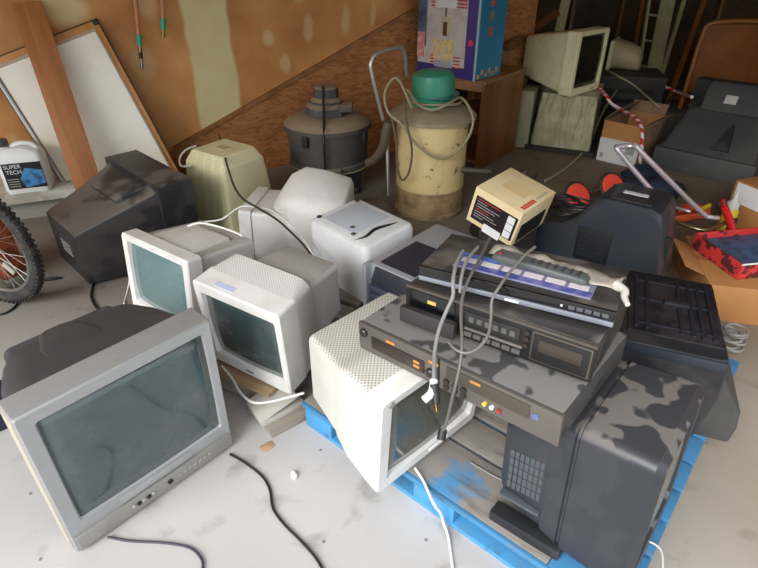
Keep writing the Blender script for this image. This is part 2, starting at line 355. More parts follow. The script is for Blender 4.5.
# low ledge along the foot of the wall on the left
LEDGE=mat('ledge_paint',S(208,206,198),.7,dust=S(150,138,116),dscale=5,damt=.7)
wslab('trim_2',[(-2.2,.14),(.62,.14),(.62,.2),(-2.2,.2)],.0,.44,LEDGE,kind='structure')
wslab('trim_3',[(-2.2,.0),(.55,.0),(.55,.14),(-2.2,.14)],.0,.36,mat('ledge_stem',S(150,146,136),.8),kind='structure')

# ================================================================== THE TUBE SETS
def crt(name,label,cat,loc,rot,w,h,slab,op,fm,bm_,sm,secs,r=.02,group=None,backw=None,backh=None,inset=.022,hm='housing',bulge=.016):
    t=thing(name,label,cat,loc,rot,group)
    bezel('bezel',w,h,slab,op,fm,t,r=r,backw=backw,backh=backh,inset=inset)
    screen(op,sm,t,y=inset,bulge=bulge)
    shell(hm,secs,bm_,t)
    return t
# ---- silver television in front
w,h=.578,.586
T=crt('television','large silver television with black back tilted on the floor nearest the camera','television',(-.739,1.203,.003),(0,-.4,48.5),w,h,.10,
    (-w/2+.046,w/2-.034,.122,h-.045),SILVER,mat('charcoal_housing',S(58,57,60),.5,dust=S(92,88,90),dscale=2.5,damt=.3,up=.45),SCREEN,
    [(.085,w-.02,h-.02,h/2,.02),(.12,w-.025,h-.02,h/2,.07),(.24,w-.05,h-.03,h/2-.003,.10),(.34,w-.11,h-.05,h/2-.012,.10),(.42,w-.15,h-.12,h/2-.04,.09),(.45,w-.22,h-.19,h/2-.06,.08)],r=.006,inset=.010,bulge=.006)
T.rotation_euler[0]=R(1.9)
bx('control_strip',(-w/2+.012,-.010,.012),(w/2-.012,.004,.072),mat('silver_strip',S(150,147,142),.4,metal=.3),T,.004)
bx('door_flap',(-w/2+.16,-.004,.078),(w/2-.16,.004,.108),SILVER,T,.002)
for i in range(5):
    lt('button',[(.007,0),(.007,.006),(.005,.008)],DARK if i%2 else TXTG,T,16,Matrix.Translation((-w/2+.19+i*.017,-.009,.045))@Matrix.Rotation(R(90),4,'X'))
lt('power_button',[(.009,0),(.009,.006)],TXTK,T,16,Matrix.Translation((.03,-.009,.045))@Matrix.Rotation(R(90),4,'X'))
for i in range(7): bx('button',(.06+i*.02,-.014,.041),(.073+i*.02,-.009,.049),TXTG,T,.001)
bx('side_panel',(-w/2-.004,.012,.02),(-w/2+.004,.09,h-.02),mat('silver_side',S(190,180,164),.5,metal=.15),T,.003)
shell('rear_tier',[(.40,.42,.40,.235,.03,.01),(.545,.38,.38,.24,.03,.01),(.57,.33,.34,.24,.03,.01)],MATS['charcoal_housing'],T)
shell('top_ridge',[(.10,.24,.06,h-.046,.028,-.04),(.25,.20,.06,h-.045,.028,-.04),(.36,.12,.05,h-.058,.02,-.04),(.40,.08,.04,h-.075,.018,-.04)],MATS['charcoal_housing'],T,60)
# ---- A: white monitor, left
def buttons(t,x0,z,n,dx,m,w=.008,hh=.003):
    for i in range(n): bx('button',(x0+i*dx,-.005,z),(x0+i*dx+w,.003,z+hh*2),m,t,.001)
w,h=.462,.378
A=crt('computer_monitor','white computer monitor with teal screen at the left of the white group','monitor',(-.972,1.985,.150),(-6,-.5,-36),w,h,.07,
   (-w/2+.04,w/2-.04,.05,h-.035),WHITE,WPERF2,SCRT,
   [(.06,w-.02,h-.02,h/2,.015),(.085,w-.03,h-.025,h/2,.015),(.10,w-.06,h-.04,h/2,.02),(.385,w-.08,h-.05,h/2-.01,.02),(.395,w-.10,h-.07,h/2-.01,.02)],r=.014)
text('emblem','······',.02,TXTG,A,(0,-.001,h-.017))
shell('top_hump',[(.09,w-.17,.05,h-.038,.01),(.30,w-.2,.05,h-.040,.01),(.31,w-.22,.04,h-.044,.01)],WHITE,A)
bx('side_ledge',(-w/2+.02,.11,.16),(w/2-.02,.37,.20),WHITE,A,.008)
lt('swivel_base',[(.10,-.008),(.10,.0),(.08,.02)],WHITE,A,24,Matrix.Translation((0,.17,0)))
# ---- B: white monitor, right of A
w,h=.402,.415
Bm=crt('computer_monitor','white computer monitor with dotted vents on top, dark screen facing the silver television','monitor',(-.512,1.655,.131),(6.7,3.4,-30),w,h,.10,
   (-w/2+.035,w/2-.03,.055,h-.05),WHITE,WPERF,SCREEN,
   [(.09,w,h,h/2,.02),(.20,w-.01,h+.012,h/2+.004,.06),(.222,w-.04,h-.02,h/2,.06),(.24,w-.09,h-.09,h/2-.01,.03),(.45,w-.13,h-.15,h/2-.025,.025),(.462,w-.15,h-.17,h/2-.025,.025)],r=.014)
bx('sticker',(-.11,.02,h-.001),(-.02,.045,h+.0015),mat('sticker_paper',S(190,196,225),.5),Bm,0)
bx('button',(-.018,-.004,.024),(.018,.003,.032),TXTG,Bm,.001)
# ---- G: white monitor leaning over the edge of the blue pallet
w,h=.455,.462
G=crt('computer_monitor','bright white computer monitor leaning over the edge of the blue pallet','monitor',(.166,1.252,.142),(8.1,-4.7,40.4),w,h,.06,
   (-w/2+.045,w/2-.03,.05,h-.04),WHITE,perf('white_vented_fine',S(222,219,210),S(150,146,138),460,460,.3),SCRD,
   [(.05,w,h,h/2,.015),(.16,w-.012,h-.02,h/2-.008,.02),(.20,w-.03,h-.055,h/2-.02,.02),(.24,w-.05,h-.08,h/2-.03,.02),(.255,w-.06,h-.10,h/2-.03,.02),(.41,w-.10,h-.14,h/2-.04,.02),(.425,w-.12,h-.17,h/2-.04,.02)],r=.016)
bx('control_flap',(.0,-.004,.018),(.09,.003,.03),WHITE,G,.002)
lt('power_button',[(.01,0),(.01,.004)],TXTG,G,16,Matrix.Translation((-w/2+.035,.0,h-.022))@Matrix.Rotation(R(90),4,'X'))
# ---- C: ivory monitor standing on its screen
C=thing('computer_monitor','yellowed ivory computer monitor standing face down beside the big black television','monitor',(-.98,3.36,0),(0,0,-35))
bm=bmesh.new()
def sq(w,d,z,r=.03,cx=0,cy=0): return [V(p.x+cx,p.z+cy,z) for p in rr(w,d,r)]
loft(bm,[sq(.46,.44,0),sq(.46,.44,.05),sq(.44,.42,.07)]); finish(bm,'bezel',IVORY,C)
bm=bmesh.new(); loft(bm,[sq(.43,.41,.06,.02),sq(.42,.40,.12,.02),sq(.36,.34,.44,.02),sq(.29,.28,.505,.02),sq(.27,.26,.512,.02)]); finish(bm,'housing',IVENT,C,20)
bx('label_plate',(-.04,-.03,.511),(.05,.03,.515),mat('label_grey',S(196,182,140),.6),C,0)
# ---- D: white monitor with rounded back lying behind the ivory one
D=thing('computer_monitor','white computer monitor with a smooth domed back and no vents in view','monitor',(-.77,2.93,.03),(-3,0,-97))
w,h=.37,.33
bezel('bezel',w,h,.07,(-w/2+.04,w/2-.04,.05,h-.04),WHITE,D,r=.02); screen((-w/2+.04,w/2-.04,.05,h-.04),SCRT,D,y=.022)
shell('housing',[(.06,w-.02,h-.02,h/2,.02),(.20,w-.01,h-.01,h/2,.02),(.30,w-.0,h+.0,h/2,.03)],WHITE,D)
bm=bmesh.new(); rings=[]
for y,ww,top,sk in ((.15,.26,h-.03,0),(.18,.32,h+.04,.05),(.23,.37,h+.12,.10),(.31,.40,h+.165,.12),(.44,.40,h+.155,.10),(.57,.39,h+.125,.07),(.585,.36,h+.105,.06)):
    rg=rr(ww,top-.02,.09 if top>h else .04,n=8,cz=(top+.02)/2,y=y,cx=-.01)
    for p in rg:
        if p.z>top*.55: p.z-=sk*max(0,min(1,(p.x+ww*.25)/(ww*.75)))
    rings.append(rg)
loft(bm,rings); finish(bm,'dome',mat('white_dome',S(234,232,228),.5,dust=S(218,214,206),dscale=3,damt=.4),D,50)
plate('badge',(w/2+.008,.52,h-.06),(0,.03,0),(0,0,.010),.004,mat('badge_grey',S(110,112,118),.5),D)
# ---- N: big black television, back left
w,h=.69,.50
N_=thing('television','big black television with stepped back turned away, under the leaning table top','television',(-1.285,3.12,0),(0,0,135))
bezel('bezel',w,h,.20,(-w/2+.06,w/2-.06,.10,h-.05),BLKD,N_,r=.012,inset=.03); screen((-w/2+.06,w/2-.06,.10,h-.05),SCRB,N_,y=.03)
shell('housing',[(.19,w-.05,h-.03,h/2-.01,.015),(.22,w-.06,h-.05,h/2-.02,.012),(.40,w-.16,h-.12,h/2-.05,.012),(.62,w-.25,h-.20,h/2-.08,.012),(.63,w-.26,h-.21,h/2-.08,.012)],BLKD,N_,20)
shell('top_step',[(.20,.44,.05,h-.056,.006),(.34,.38,.05,h-.083,.006),(.37,.34,.03,h-.100,.006)],BLKD,N_,20)
bm=bmesh.new()
for i in range(4): box(bm,(-.08,.632,.14+i*.02),(.06,.636,.148+i*.02),.0)
finish(bm,'rear_label',TXTG,N_)
# ---- J: black television front right
w,h=.385,.46
J=thing('television','dark television with smeared dusty top at the front right corner of the blue pallet','television',(.762,.915,.158),(-2.9,1.5,50))
bezel('bezel',w,h,.11,(-w/2+.03,w/2-.03,.06,h-.035),GREYP,J,r=.03,inset=.02,ch=.02); screen((-w/2+.03,w/2-.03,.06,h-.035),mat('crt_glass_olive',S(92,92,72),.15),J,y=.018)
JS=mat('smeared_grey_plastic',S(48,50,57),.34,dust=S(116,111,106),dscale=11,damt=.05,up=.9,thr=(.51,.545),detail=1.5)
bpy.data.objects
for o in J.children:
    if o.name.startswith('bezel'): o.data.materials[0]=JS
shell('housing',[(.10,w,h,h/2,.03),(.19,w-.01,h-.005,h/2,.035),(.194,w-.025,h-.02,h/2,.035),(.20,w-.025,h-.02,h/2,.035),(.204,w-.012,h-.012,h/2,.035),(.255,w-.03,h-.03,h/2,.04)],JS,J)
shell('rear_housing',[(.245,w-.045,h-.07,h/2-.01,.03),(.29,w-.055,h-.09,h/2-.02,.03),(.375,w-.08,h-.13,h/2-.03,.03),(.405,w-.13,h-.20,h/2-.03,.03)],JS,J)
bm=bmesh.new()
for i in range(7):
    for k in range(5):
        M=Matrix.Translation((-w/2+.028+.0,.285+.0,0))
        y=.268+i*.0155; x=-w/2+.024+(y-.26)*.10
        box(bm,(x+.0005,y,.13+k*.030-i*.003),(x+.012,y+.012,.156+k*.030-i*.003),.001)
finish(bm,'side_grille',mat('grille_grey',S(70,77,82),.55),J)
bx('foot_rail',(-w/2-.005,.18,-.02),(-w/2+.05,.40,.02),BLK,J,.008)
bx('side_ridge',(-w/2+.012,.26,.085),(-w/2+.04,.385,.095),GREYP,J,.004)
for x,y in ((.12,.30),(.02,.44)): lt('screw_cap',[(.006,0),(.006,.004)],CHROME,J,12,Matrix.Translation((x,y,h-.05)))
# ---- L: upside-down television behind J
L_=thing('television','dark television lying upside down with a ribbed underside on top, behind the smeared one','television',(1.03,1.57,.13),(0,0,-22))
def sqr(x0,x1,y0,y1,z,r=.02): return [V(p.x+(x0+x1)/2,p.z+(y0+y1)/2,z) for p in rr(x1-x0,y1-y0,r)]
bm=bmesh.new(); loft(bm,[sqr(.08,.27,-.17,.26,0),sqr(.08,.275,-.17,.27,.06),sqr(.08,.265,-.17,.27,.13),sqr(.08,.18,-.17,.25,.26)]); finish(bm,'bezel',mat('charcoal_slab',S(62,62,62),.5,dust=S(80,78,74),dscale=5,damt=.4),L_)
bm=bmesh.new(); loft(bm,[sqr(-.24,.15,-.2,.24,0),sqr(-.22,.17,-.22,.25,.2),sqr(-.17,.16,-.23,.25,.34),sqr(-.155,.15,-.225,.25,.37)]); finish(bm,'housing',BLK,L_)
PAN=mat('underside_black',S(24,22,26),.5,dust=S(52,44,46),dscale=9,damt=.6)
bx('underside_panel',(-.145,-.17,.365),(.145,.245,.38),PAN,L_,.005)
RIB=mat('rib_plastic',S(36,36,44),.4)
for x in (-.12,-.085,.02,.055,.085,.118): bx('rib',(x-.006,-.15,.379),(x+.006,.2,.388),RIB,L_,.002)
for y in (-.12,.04,.17): bx('cross_rib',(-.12,y-.005,.379),(.12,y+.005,.387),RIB,L_,.002)
bx('socket_block',(-.03,.02,.379),(.05,.05,.396),BLK,L_,.003)
bx('front_lip',(-.15,-.235,.33),(.15,-.18,.365),mat('lip_plastic',S(46,52,62),.4),L_,.006)
for x in (-.11,.12): lt('screw_cap',[(.005,0),(.005,.004)],CHROME,L_,12,Matrix.Translation((x,-.208,.364)))
# ---- M: black television with smooth hump, right of centre
M_=thing('television','smooth black television with square rear vent and sticker, in front of the hand truck','television',(1.13,2.28,.13),(0,0,-36))
prof=[(-.16,.0),(.20,0),(.22,.12),(.16,.42),(.14,.455),(.10,.47),(-.10,.47),(-.14,.455),(-.165,.42),(-.22,.34),(-.28,.30),(-.36,.285),(-.48,.28),(-.50,.26),(-.50,.0)]
bm=bmesh.new()
def pr(y,s=1,dz=0): return [V(x*s,y,z*s+dz) for x,z in prof]
loft(bm,[pr(-.02,.96),pr(0,1),pr(.28,.98),pr(.34,.94)]); finish(bm,'housing',mat('satin_black',S(50,54,62),.28,dust=S(58,54,54),dscale=4,damt=.35,up=.3),M_,32)  # base colour lightened to include a bluish reflection on the black
bx('rear_vent',(-.19,-.026,.15),(-.03,-.018,.32),mat('vent_black',S(24,24,27),.5),M_,.003)
bm=bmesh.new()
for i in range(8):
    for k in range(5): box(bm,(-.175+i*.0165,-.029,.17+k*.024),(-.175+i*.0165+.012,-.025,.186+k*.024),0)
finish(bm,'vent_grid',mat('grid_grey',S(40,40,44),.4),M_)
bx('sticker',(-.06,.13,.466),(.05,.16,.472),mat('sticker_white',S(200,200,205),.5),M_,0)
bx('rating_plate',(-.08,.04,.466),(.09,.12,.4715),mat('plate_dark',S(52,50,50),.4),M_,0)
bx('side_vent',(.165,.06,.1),(.205,.075,.33),DARK,M_,.003)

# ================================================================== CASES AND STACK
# E: white case with recessed top
loc=(-.187,2.324,.0)
Ecase=thing('computer_case','white plastic case with recessed grey top panel, in front of the cream drum vacuum','computer case',(-.20,2.30,.122),(3,2,-45))
w,d,h=.41,.335,.333
bm=bmesh.new()
loft(bm,[sqr(-w/2+.02,w/2-.02,.02,d-.02,.0,.03),sqr(-w/2,w/2,0,d,.08,.03),sqr(-w/2,w/2,0,d,h-.03,.035),sqr(-w/2+.008,w/2-.008,.008,d-.008,h-.008,.03),sqr(-w/2+.022,w/2-.022,.022,d-.022,h,.025)])
finish(bm,'body',mat('pale_case',S(222,224,226),.45,dust=S(186,180,170),dscale=3,damt=.3),Ecase)
bx('recessed_panel',(-w/2+.05,.055,h-.004),(.075,d-.045,h+.0015),mat('case_grey',S(186,192,200),.5),Ecase,.001)
for x,y in ((-w/2+.03,.05),(-w/2+.04,d-.04),(.07,.05),(.02,.09)): lt('foot',[(.011,0),(.011,.006),(.008,.008)],BLK if x<0 else METAL,Ecase,14,Matrix.Translation((x,y,h)))
tb('carry_slot',[(.11,.02,h-.002),(.125,.08,h-.001),(.11,.15,h-.001),(.125,.22,h-.001),(.14,.29,h-.003)],lambda u_:.002+.008*math.sin(math.pi*u_),DARK,Ecase,6)
# F: silver tower
Fc=thing('computer_tower','silver and black desktop computer tower beside the white case','computer tower',(.030,1.96,.13),(0,0,-41.5))
w,d,h=.24,.52,.303
bx('case',(-w/2,.02,0),(w/2,d,h),SILVER2,Fc,.008)
bm=bmesh.new(); pts=[]
loft(bm,[[V(x,y,z) for x,y,z in ((s,-.01,.0),(s,-.015,h*.55),(s,-.01,h*.8),(s,.015,h-.01),(s,.06,h+.004),(s,.30,h+.004),(s,.30,h-.01),(s,.0+.03,0))] for s in (-w/2+.045,w/2-.004)])
finish(bm,'front_bezel',mat('tower_black',S(40,42,54),.3,dust=S(70,66,66),dscale=3,damt=.3,up=.2),Fc,40)
bx('side_rim',(-w/2-.003,-.018,0),(-w/2+.02,.04,h+.003),SILVER2,Fc,.008)
for z in (.22,.18,.14): bx('drive_bay',(-w/2+.035,-.02,z-.03),(w/2-.01,-.008,z),mat('bay_grey',S(66,74,92),.3),Fc,.003)
bx('card_slot',(-w/2+.03,-.022,.07),(w/2-.02,-.01,.09),DARK,Fc,.003)

# H: combo player, bottom of the stack
w,d,h=.611,.395,.089
H_=thing('video_player','wide grey tape and disc player, bottom of the stack of players','video player',(.174,1.049,.62),(-.1,-3.2,-41.2))
HD=mat('player_grey',S(62,61,62),.38,metal=.1,dust=S(124,122,119),dscale=13,damt=.1,up=.95,thr=(.41,.45),detail=1.5)
bx('case',(-w/2+.004,.012,0),(w/2-.004,d,h),HD,H_,.004)
bx('front_panel',(-w/2,0,-.002),(w/2,.014,h),mat('front_taupe',S(104,98,92),.35,metal=.3),H_,.003)
FD=mat('player_front_dark',S(48,40,36),.3)
bx('display_window',(-w/2+.05,-.003,.02),(-w/2+.235,.002,.06),FD,H_,.001)
bx('tape_door',(.0,-.003,.04),(.23,.002,.08),mat('tape_door_taupe',S(84,77,68),.35,metal=.3),H_,.002)
bx('seam',(-.028,-.0025,.0),(-.022,.001,h),DARK,H_,0)
for x in (-w/2+.022,-.05): lt('knob',[(.013,0),(.013,.008),(.010,.011)],FD,H_,20,Matrix.Translation((x,0,.062 if x<-.1 else .035))@Matrix.Rotation(R(90),4,'X'))
for i in range(3):
    for k in range(2): lt('round_button',[(.009,0),(.009,.005)],FD,H_,16,Matrix.Translation((.0+i*.026,0,.03-k*.018))@Matrix.Rotation(R(90),4,'X'))
for x,m in ((.115,mat('yellow_jack',S(225,200,70),.4)),(.135,TXTW),(.155,mat('red_jack',S(160,50,40),.4))): 
    lt('jack',[(.0055,0),(.0055,.008),(.003,.009)],m,H_,14,Matrix.Translation((x,0,.022))@Matrix.Rotation(R(90),4,'X'))
lt('jog_dial',[(.009,0),(.009,.003)],mat('blue_print',S(92,108,150),.4),H_,18,Matrix.Translation((.245,0,.055))@Matrix.Rotation(R(90),4,'X'))
for x in (-.2,-.055,.07): bx('emblem',(x,-.0035,.066),(x+.03,-.001,.074),ORANGEP,H_,0)
for k in range(2): bx('indicator',(-.105,-.0045,.03+k*.014),(-.085,-.002,.038+k*.014),ORANGEP,H_,0)
# I: cassette deck
w,d,h=.505,.30,.10
I_=thing('cassette_deck','black twin cassette deck with one door hanging open, middle of the stack of players','cassette deck',(.279,1.088,.733),(-3,-1.9,-35.3))
bx('case',(-w/2+.003,.012,0),(w/2-.003,d,h),BLKD,I_,.003)
bx('front_panel',(-w/2,0,0),(w/2,.014,h),mat('deck_black',S(26,25,25),.32),I_,.002)
RIM=mat('deck_rim',S(96,88,80),.35,metal=.4)
bx('top_rim',(-w/2,-.002,h-.006),(w/2,.012,h+.001),RIM,I_,.001)
bx('cassette_well',(-w/2+.015,-.003,.045),(-w/2+.15,.002,.092),GLOSSBLK,I_,.001)
o=bx('open_cassette_door',(-w/2,-.03,.0),(-w/2+.165,-.01,.046),mat('deck_door',S(52,50,50),.35),I_,.003)
for q in ((.032,-.034,.028,.05),(.05,-.034,.06,.07)): bx('tape_label',(-w/2+.07,-.0045,.066),(-w/2+.095,-.002,.076),mat('amber',S(196,170,90),.5),I_,0) if q[0]<.04 else None
bx('meter_window',(-.07,-.004,.045),(.075,.002,.082),mat('meter_dark',S(44,44,44),.2),I_,.001)
for i in range(6): bx('meter_mark',(-.06+i*.022,-.005,.055),(-.047+i*.022,-.003,.07),mat('meter_grey',S(92,90,86),.4),I_,0)
for i in range(6): bx('key',(-.07+i*.026,-.008,.012),(-.048+i*.026,.0,.024),mat('key_grey',S(88,86,84),.4),I_,.001)
bx('slider_rail',(-.07,-.006,.03),(.085,.0,.036),mat('rail_silver',S(136,130,124),.4,metal=.5),I_,.001)
for k in range(3): lt('knob',[(.006,0),(.006,.008)],FD,I_,14,Matrix.Translation((.093,0,.08-k*.018))@Matrix.Rotation(R(90),4,'X'))
bx('door_rim',(.105,-.005,.01),(w/2-.006,.002,.09),RIM,I_,.002)
bx('cassette_door',(.109,-.008,.014),(w/2-.010,.0,.086),mat('door_black',S(30,29,29),.25),I_,.002)
bx('door_window',(.125,-.0095,.042),(w/2-.026,-.006,.074),mat('window_smoke',S(62,54,46),.15),I_,.001)
# K: disc player
w,d,h=.488,.232,.040
K_=thing('disc_player','slim black disc player with silver front edge, topmost of the stack','disc player',(.322,1.125,.846),(-1.9,-1.2,-28))
bx('case',(-w/2,.006,0),(w/2,d,h),mat('disc_case',S(44,42,41),.4,dust=S(104,96,88),dscale=5,damt=.15,up=.8,thr=(.48,.62),detail=3),K_,.002)
bx('front_panel',(-w/2,0,.012),(w/2,.008,h),GLOSSBLK,K_,.001)
bx('silver_edge',(-w/2,-.003,0),(w/2,.008,.013),mat('silver_edge',S(150,154,166),.3,metal=.5),K_,.002)
bx('disc_tray',(-w/2+.07,-.001,.02),(-.05,.002,.034),mat('tray_black',S(22,20,22),.2),K_,.001)
for i in range(5): bx('button',(.14+i*.019,-.002,.02),(.155+i*.019,.002,.03),mat('button_outline',S(86,86,92),.4),K_,.001)
lt('standby_light',[(.003,0),(.003,.002)],TXTW,K_,10,Matrix.Translation((.125,-.001,.026))@Matrix.Rotation(R(90),4,'X'))
bx('emblem',(-.01,-.0045,.003),(.025,-.002,.009),TXTW,K_,0)
def onK(x,y,z=0): return Matrix.LocRotScale(K_.location,K_.rotation_euler,None)@V(x,y,.040+z)
def rk(dz=0): return (-1.9,-1.2,-28+dz)
# items on the disc player
Cs=thing('disc_sleeve','blue and white striped paper sleeve lying under the remote control','paper sleeve',onK(.01,.075,.001),rk(-2))
bx('sheet',(-.175,-.042,0),(.175,.042,.004),mat('sleeve_white',S(128,126,150),.4),Cs,.001)
bx('blue_strip',(-.173,-.040,.0035),(.173,-.014,.0052),mat('sleeve_blue',S(74,84,150),.35,dust=S(130,120,170),dscale=30,damt=.8),Cs,0)
for i in range(6): bx('white_patch',(-.165+i*.056,-.012,.0035),(-.118+i*.056,.012,.0055),mat('patch_white',S(214,206,208),.4),Cs,0)
bx('violet_strip',(-.173,.014,.0035),(-.07,.040,.0052),mat('sleeve_sky',S(92,120,190),.35,dust=S(60,60,90),dscale=30,damt=.8),Cs,0)
def remote(label,loc,rot,L,m,m2):
    t=thing('remote_control',label,'remote control',loc,rot)
    bm=bmesh.new(); secs=[]
    for y,w_,h_ in ((0,.030,.012),(.01,.042,.019),(L*.5,.040,.020),(L-.012,.046,.022),(L,.034,.014)): secs.append(rr(w_,h_,.007,cz=h_/2,y=y))
    loft(bm,secs); finish(bm,'body',m,t,50)
    for i in range(7):
        for k in range(3): bx('button',(-.013+k*.01,.02+i*.02,.018),(-.007+k*.01,.028+i*.02,.0235),m2,t,.001)
    lt('power_button',[(.004,0),(.004,.004)],TXTR,t,10,Matrix.Translation((-.01,L-.02,.021)))
    return t
remote('grey remote control with small keys on top of the blue and white sleeve',onK(.165,.095,.006),rk(82),.25,mat('remote_grey',S(84,88,88),.45,dust=S(112,110,104),dscale=8,damt=.4),mat('remote_key',S(56,56,60),.5))
bg=thing('plastic_bag','crumpled translucent whitish plastic bag behind the remote control','plastic bag',onK(.06,.145,.001),rk(-8))
bm=bmesh.new(); n=22
g=[[bm.verts.new((-.16+.34*i/n,-.03+.07*j/5+.006*math.sin(i*1.3+j),.006+.018*math.sin(math.pi*j/5)*(0.6+.4*math.sin(i*.9))+.004*random.random())) for j in range(6)] for i in range(n+1)]
for i in range(n):
    for j in range(5): bm.faces.new((g[i][j],g[i+1][j],g[i+1][j+1],g[i][j+1]))
o=finish(bm,'film',mat('bag_film',S(170,160,148),.35,dust=S(120,112,104),dscale=14,damt=.6),bg,60); md=o.modifiers.new('t','SOLIDIFY'); md.thickness=.001
tb('tied_end',[(.17,-.01,.012),(.195,-.03,.012),(.20,-.05,.008),(.215,-.075,.004)],lambda u:.012-.006*u,mat('bag_white',S(206,200,190),.5),bg,8)
# O: beige box
O_=thing('cardboard_box','small cream cardboard box with black printed side, tilted behind the stack of players','cardboard box',(.487,2.195,.500),(2.3,13.7,-42.2))
w,d,h=.245,.284,.178
CREAM=mat('cream_card',S(226,206,164),.7,dust=S(214,186,138),dscale=3,damt=.6)
bx('carton',(-w/2,0,0),(w/2,d,h),CREAM,O_,.003)
bx('printed_side',(-w/2+.018,-.003,.025),(w/2-.01,.001,h-.035),mat('print_shade_black',S(30,22,24),.5),O_,0)
for i in range(8):
    bx('print_line',(-w/2+.03,-.0045,.045+i*.0125),(-w/2+.03+(.10 if i%3 else .05)+.02*(i%2),-.002,.048+i*.0125),TXTG if i not in (3,7) else TXTR,O_,0)
for i in range(3): bx('spec_label',(w/2-.055,-.005,.03+i*.037),(w/2-.02,-.002,.063+i*.037),TXTW,O_,0)
bx('torn_label',(-.03,-.006,-.005),(.06,-.003,.035),TXTW,O_,0)
bx('brown_patch',(-.06,.10,h-.001),(.06,.19,h+.0008),mat('tape_tan',S(216,188,138),.6),O_,0)
bx('gap_shade',(w/2-.001,.03,.01),(w/2+.0025,d-.04,h-.075),MATS['print_shade_black'],O_,0)  # shade of the gap under the lid, painted as a black patch
for i in range(6): bx('red_mark',(w/2-.035,.03+i*.018,h),(w/2-.012,.043+i*.018,h+.0012),TXTR,O_,0)
for i in range(9): bx('print_mark',(w/2-.03,.15+i*.011,h),(w/2-.02,.157+i*.011,h+.0012),TXTG,O_,0)

SB=thing('storage_box','dark box almost hidden beneath the small cream cardboard box','box',(.55,2.27,0),(0,0,-42)); bx('body',(-.10,.0,0),(.10,.2,.462),mat('box_dark',S(44,40,38),.7),SB,.006); bx('lid',(-.105,-.005,.462),(.105,.205,.48),mat('box_lid_dark',S(54,48,44),.7),SB,.004)
# ================================================================== PALLETS
BLUE=mat('blue_paint',S(72,146,196),.6,dust=S(104,120,128),dscale=4,damt=.55,bump=.2,thr=(.5,.62))
BLUEW=mat('worn_blue_deck',S(140,134,126),.75,dust=S(66,134,182),dscale=2.6,damt=.9,bump=.3,thr=(.60,.68))
BLUER=mat('blue_deck',S(66,128,172),.65,dust=S(104,112,114),dscale=7,damt=.8,bump=.2,thr=(.58,.66))
grime(BLUEW,S(84,80,74),5,.52,.72,.8,(1,5,5)); grime(BLUEW,S(40,38,36),22,.64,.72,.8)
grime(BLUE,S(70,92,104),14,.55,.70,.7); grime(BLUER,S(70,92,104),9,.52,.68,.7,(1,3,3))
GREYW=wood('weathered_deck',S(126,116,104),S(160,150,138),4,(1,8,4),.8,.3)
PL=thing('wooden_pallet','blue painted wooden pallet under the televisions and players','pallet',(-.285,1.521,0),(0,0,-40.5))
W,LN=1.21,1.33
for y in (.0,LN/2-.05,LN-.10):
    for x in (0,W/2-.08,W-.14): bx('block',(x,y,.018),(x+.14 if x!=W/2-.08 else x+.16,y+.10,.094),BLUE,PL,.004)
for i in range(3):
    x=i*(W-.1)/2; bx('cross_board',(x,0,.094),(x+.1,LN,.112),BLUE,PL,.003)
ys=[0,.215,.36,.50,.64,.78,.92,1.06,1.20]
for i,y in enumerate(ys):
    wd0=.20 if i==0 else .125
    bx('deck_board',(0,y,.112),(W*.82,y+wd0,.13),BLUEW,PL,.003) if i<6 else None
    bx('deck_board',(W*.822 if i<6 else 0,y,.112),(W,y+wd0,.13),BLUER,PL,.003)
bx('edge_strip',(0,-.014,.108),(W,.0,.128),BLUER,PL,.003)
for y in (0,LN/2-.05,LN-.1): bx('bottom_board',(0,y,0),(W,y+.10,.018),BLUE,PL,.003)
# paint wear: exposed wood plank area near the front
P2=thing('wooden_pallet','weathered wooden pallet under the white monitors','pallet',(-1.32,2.06,0),(0,0,-28))
for y in (.0,.36,.70): bx('stringer',(0,y,.016),(1.0,y+.04,.10),GREYW,P2,.004)
TANW=wood('tan_deck',S(150,122,92),S(178,150,118),3,(1,8,4),.75,.2)
for i in range(6):
    y=-.02+i*.14; bx('deck_board',(0,y,.10),(1.02,y+.11,.118),TANW if i<1 else GREYW,P2,.003)
for x in (0,.5,.93): bx('bottom_board',(x,-.02,0),(x+.09,.76,.016),GREYW,P2,.003)
c_=at(262,424,.04)
CB=thing('cardboard_sheet','folded grey cardboard lying on the floor by the corner of the blue pallet','cardboard sheet',(c_.x,c_.y,0),(0,0,38))
bx('panel',(.0,.0,.02),(.19,.14,.045),mat('grey_card',S(188,182,172),.8,dust=S(168,160,148),dscale=5,damt=.6),CB,.003)
plate('upper_panel',(.08,.06,.075),(.085,0,.02),(0,.06,.012),.008,mat('grey_card',(.5,.5,.5)),CB)
c_=at(275,437)
PB=thing('wooden_board','grey board offcut flat on the floor under the folded cardboard','board',(c_.x,c_.y,0),(0,0,38))
bx('plank',(-.01,-.0,0),(.24,.16,.02),GREYW,PB,.003)

# ================================================================== VACUUMS, CABINET
TANK=mat('cream_enamel',S(220,196,142),.45,dust=S(110,76,44),dscale=13,damt=.9,thr=(.60,.66),bump=.05)
RUSTB=mat('tank_base',S(176,152,112),.6,dust=S(120,92,60),dscale=7,damt=.6)
DV=thing('drum_vacuum','cream enamel drum vacuum with green motor head and cord wound round it','vacuum cleaner',(.352,3.60,0))
lt('base_band',[(.235,.0),(.24,.01),(.24,.03),(.232,.035),(.232,.17),(.237,.175),(.237,.19)],RUSTB,DV,48)
lt('tank',[(.234,.185),(.234,.66),(.238,.665)],TANK,DV,48)
lt('lid',[(.25,.635),(.282,.645),(.282,.662),(.262,.68),(.20,.705),(.13,.735),(.02,.74)],mat('lid_steel',S(160,146,122),.5,metal=.2,dust=S(140,122,96),dscale=5,damt=.6),DV,48)
GRN=mat('green_enamel',S(40,134,108),.35,dust=S(90,140,112),dscale=6,damt=.3)
